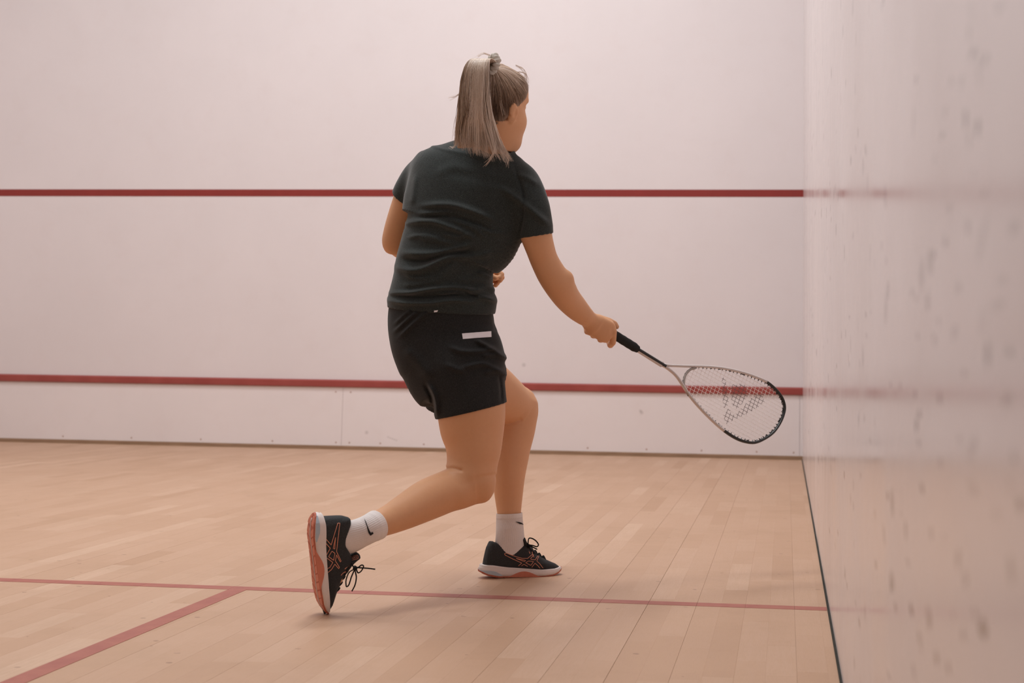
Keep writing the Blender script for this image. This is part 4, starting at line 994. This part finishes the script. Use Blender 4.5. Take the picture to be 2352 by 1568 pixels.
# black stripe down the side of the shaft facing the viewer
sgn = -1 if Rn@FW > 0 else 1
C = np.linspace(GE+Re1*.002, Y+Re1*.012, 14)+Rn*sgn*.0062-Re2*.001
V, F = tube(C, .0046, 10, flat=.62, hint=tuple(Re2)); obj('shaft_stripe', V, F, M['black'], shaft, smooth=True)
out = cfr([(560, 538), (620, 548), (700, 552), (820, 556), (1000, 560), (1200, 578), (1400, 622), (1550, 672), (1660, 722), (1760, 805), (1825, 893), (1852, 980), (1843, 1060), (1803, 1158), (1735, 1255), (1645, 1322), (1540, 1365), (1440, 1357), (1335, 1318), (1215, 1240), (1105, 1146), (965, 1006), (855, 876), (775, 756), (705, 657), (630, 590), (565, 548)])
O2 = np.array([loc2(onplane(x, y)) for x, y in out]); Oc = spline(O2, 150)
Cw = np.array([w2(a, b) for a, b in Oc])
# split into painted runs: silver arms, black bumper
def run(i0, i1, name, mat, rr, fl, off=0):
    c2 = Cw[i0:i1]; V, F = tube(c2, rr, 12, flat=fl, hint=tuple(Rn)); return obj(name, V, F, mat, rk, smooth=True)
ib0 = int(np.argmin(np.linalg.norm(Oc-loc2(onplane(*cfr([(1660, 722)])[0])), axis=1))); ib1 = int(np.argmin(np.linalg.norm(Oc-loc2(onplane(*cfr([(1205, 1232)])[0])), axis=1)))
run(0, ib0+1, 'frame_arm', M['silver'], .0072, .60); run(ib1-1, 150, 'frame_arm', M['silver'], .0072, .60); run(ib0, ib1+1, 'bumper', M['black'], .0074, .60)
# inner grommet strip with little notches
ctr2 = Oc[30:120].mean(0)
inn = Oc+(ctr2-Oc)/np.linalg.norm(ctr2-Oc, axis=1)[:, None]*.006
# throat bridge
br = cfr([(905, 578), (860, 590), (815, 630), (790, 690), (785, 740), (800, 790), (835, 860)])
B2 = spline(np.array([loc2(onplane(x, y)) for x, y in br]), 24)
V, F = tube(np.array([w2(a, b) for a, b in B2]), .0055, 10, flat=.7, hint=tuple(Rn)); obj('throat_bridge', V, F, M['grey'], rk, smooth=True)
# string bed: clipped to the head opening
def nearest(p): return int(np.argmin(np.linalg.norm(Oc-p, axis=1)))
ia, ibb = nearest(B2[0]), nearest(B2[-1])
poly = np.vstack([inn[ia:ibb+1], B2[::-1]])
def clip(p, d):
    ts = []
    for a, b in zip(poly, np.roll(poly, -1, 0)):
        e = b-a; den = d[0]*e[1]-d[1]*e[0]
        if abs(den) < 1e-9: continue
        t = ((a[0]-p[0])*e[1]-(a[1]-p[1])*e[0])/den; s_ = ((a[0]-p[0])*d[1]-(a[1]-p[1])*d[0])/den
        if 0 <= s_ < 1: ts.append(t)
    return (min(ts), max(ts)) if len(ts) > 1 else None
LOGO = [[(1185, 640), (1235, 700), (1270, 960), (1200, 1010)], [(1290, 745), (1440, 740), (1470, 880), (1350, 1020), (1285, 960)], [(1195, 1060), (1260, 1000), (1345, 1105), (1230, 1180)], [(1330, 1070), (1490, 900), (1600, 830), (1650, 935), (1560, 1000), (1430, 1080), (1350, 1120)]]
LOGO = [np.array([loc2(onplane(x, y)) for x, y in cfr(q)]) for q in LOGO]
def inside(p):
    for q in LOGO:
        c_ = False; j = len(q)-1
        for i in range(len(q)):
            if (q[i][1] > p[1]) != (q[j][1] > p[1]) and p[0] < (q[j][0]-q[i][0])*(p[1]-q[i][1])/(q[j][1]-q[i][1])+q[i][0]: c_ = not c_
            j = i
        if c_: return True
    return False
st, dk, nt = [], [], []
bb0, bb1 = poly.min(0), poly.max(0)
def strings(d, perp, lo, hi, sp, ph):
    k = 0; v = lo+sp*.6
    while v < hi:
        p = np.array(perp)*v; c_ = clip(p, d)
        if c_:
            n_ = max(3, int((c_[1]-c_[0])/.0042)); T_ = np.linspace(c_[0], c_[1], n_)
            pts = np.array([p+np.array(d)*t for t in T_]); zz = .0007*np.sin(T_/.0105*math.pi/1.0+k*math.pi+ph)
            W_ = np.array([w2(a, b, z_) for (a, b), z_ in zip(pts, zz)])
            st.append(tube(W_, .00052, 5))
            ins = [inside(q) for q in pts]; i = 0
            while i < n_:
                if ins[i]:
                    j = i
                    while j+1 < n_ and ins[j+1]: j += 1
                    if j > i: dk.append(tube(W_[i:j+1], .00068, 5))
                    i = j+1
                else: i += 1
            for e in (0, -1):
                dirn = (W_[1]-W_[0]) if e == 0 else (W_[-2]-W_[-1]); dirn = nrm(dirn)
                nt.append(tube([W_[e]-dirn*.004, W_[e]+dirn*.0035], [.0022, .0012], 6))
        v += sp; k += 1
strings((1, 0), (0, 1), bb0[1], bb1[1], .0115, 0)
strings((0, 1), (1, 0), bb0[0], bb1[0], .0125, math.pi/2)
V, F = join(st); obj('string_bed', V, F, M['string'], rk, kind='stuff', label='white woven strings')
V, F = join(dk); obj('string_emblem', V, F, M['dstring'], rk, kind='stuff', label='dark stencilled emblem on the strings')
V, F = join(nt); obj('grommets', V, F, M['black'], rk, kind='stuff', label='black grommets around the head')
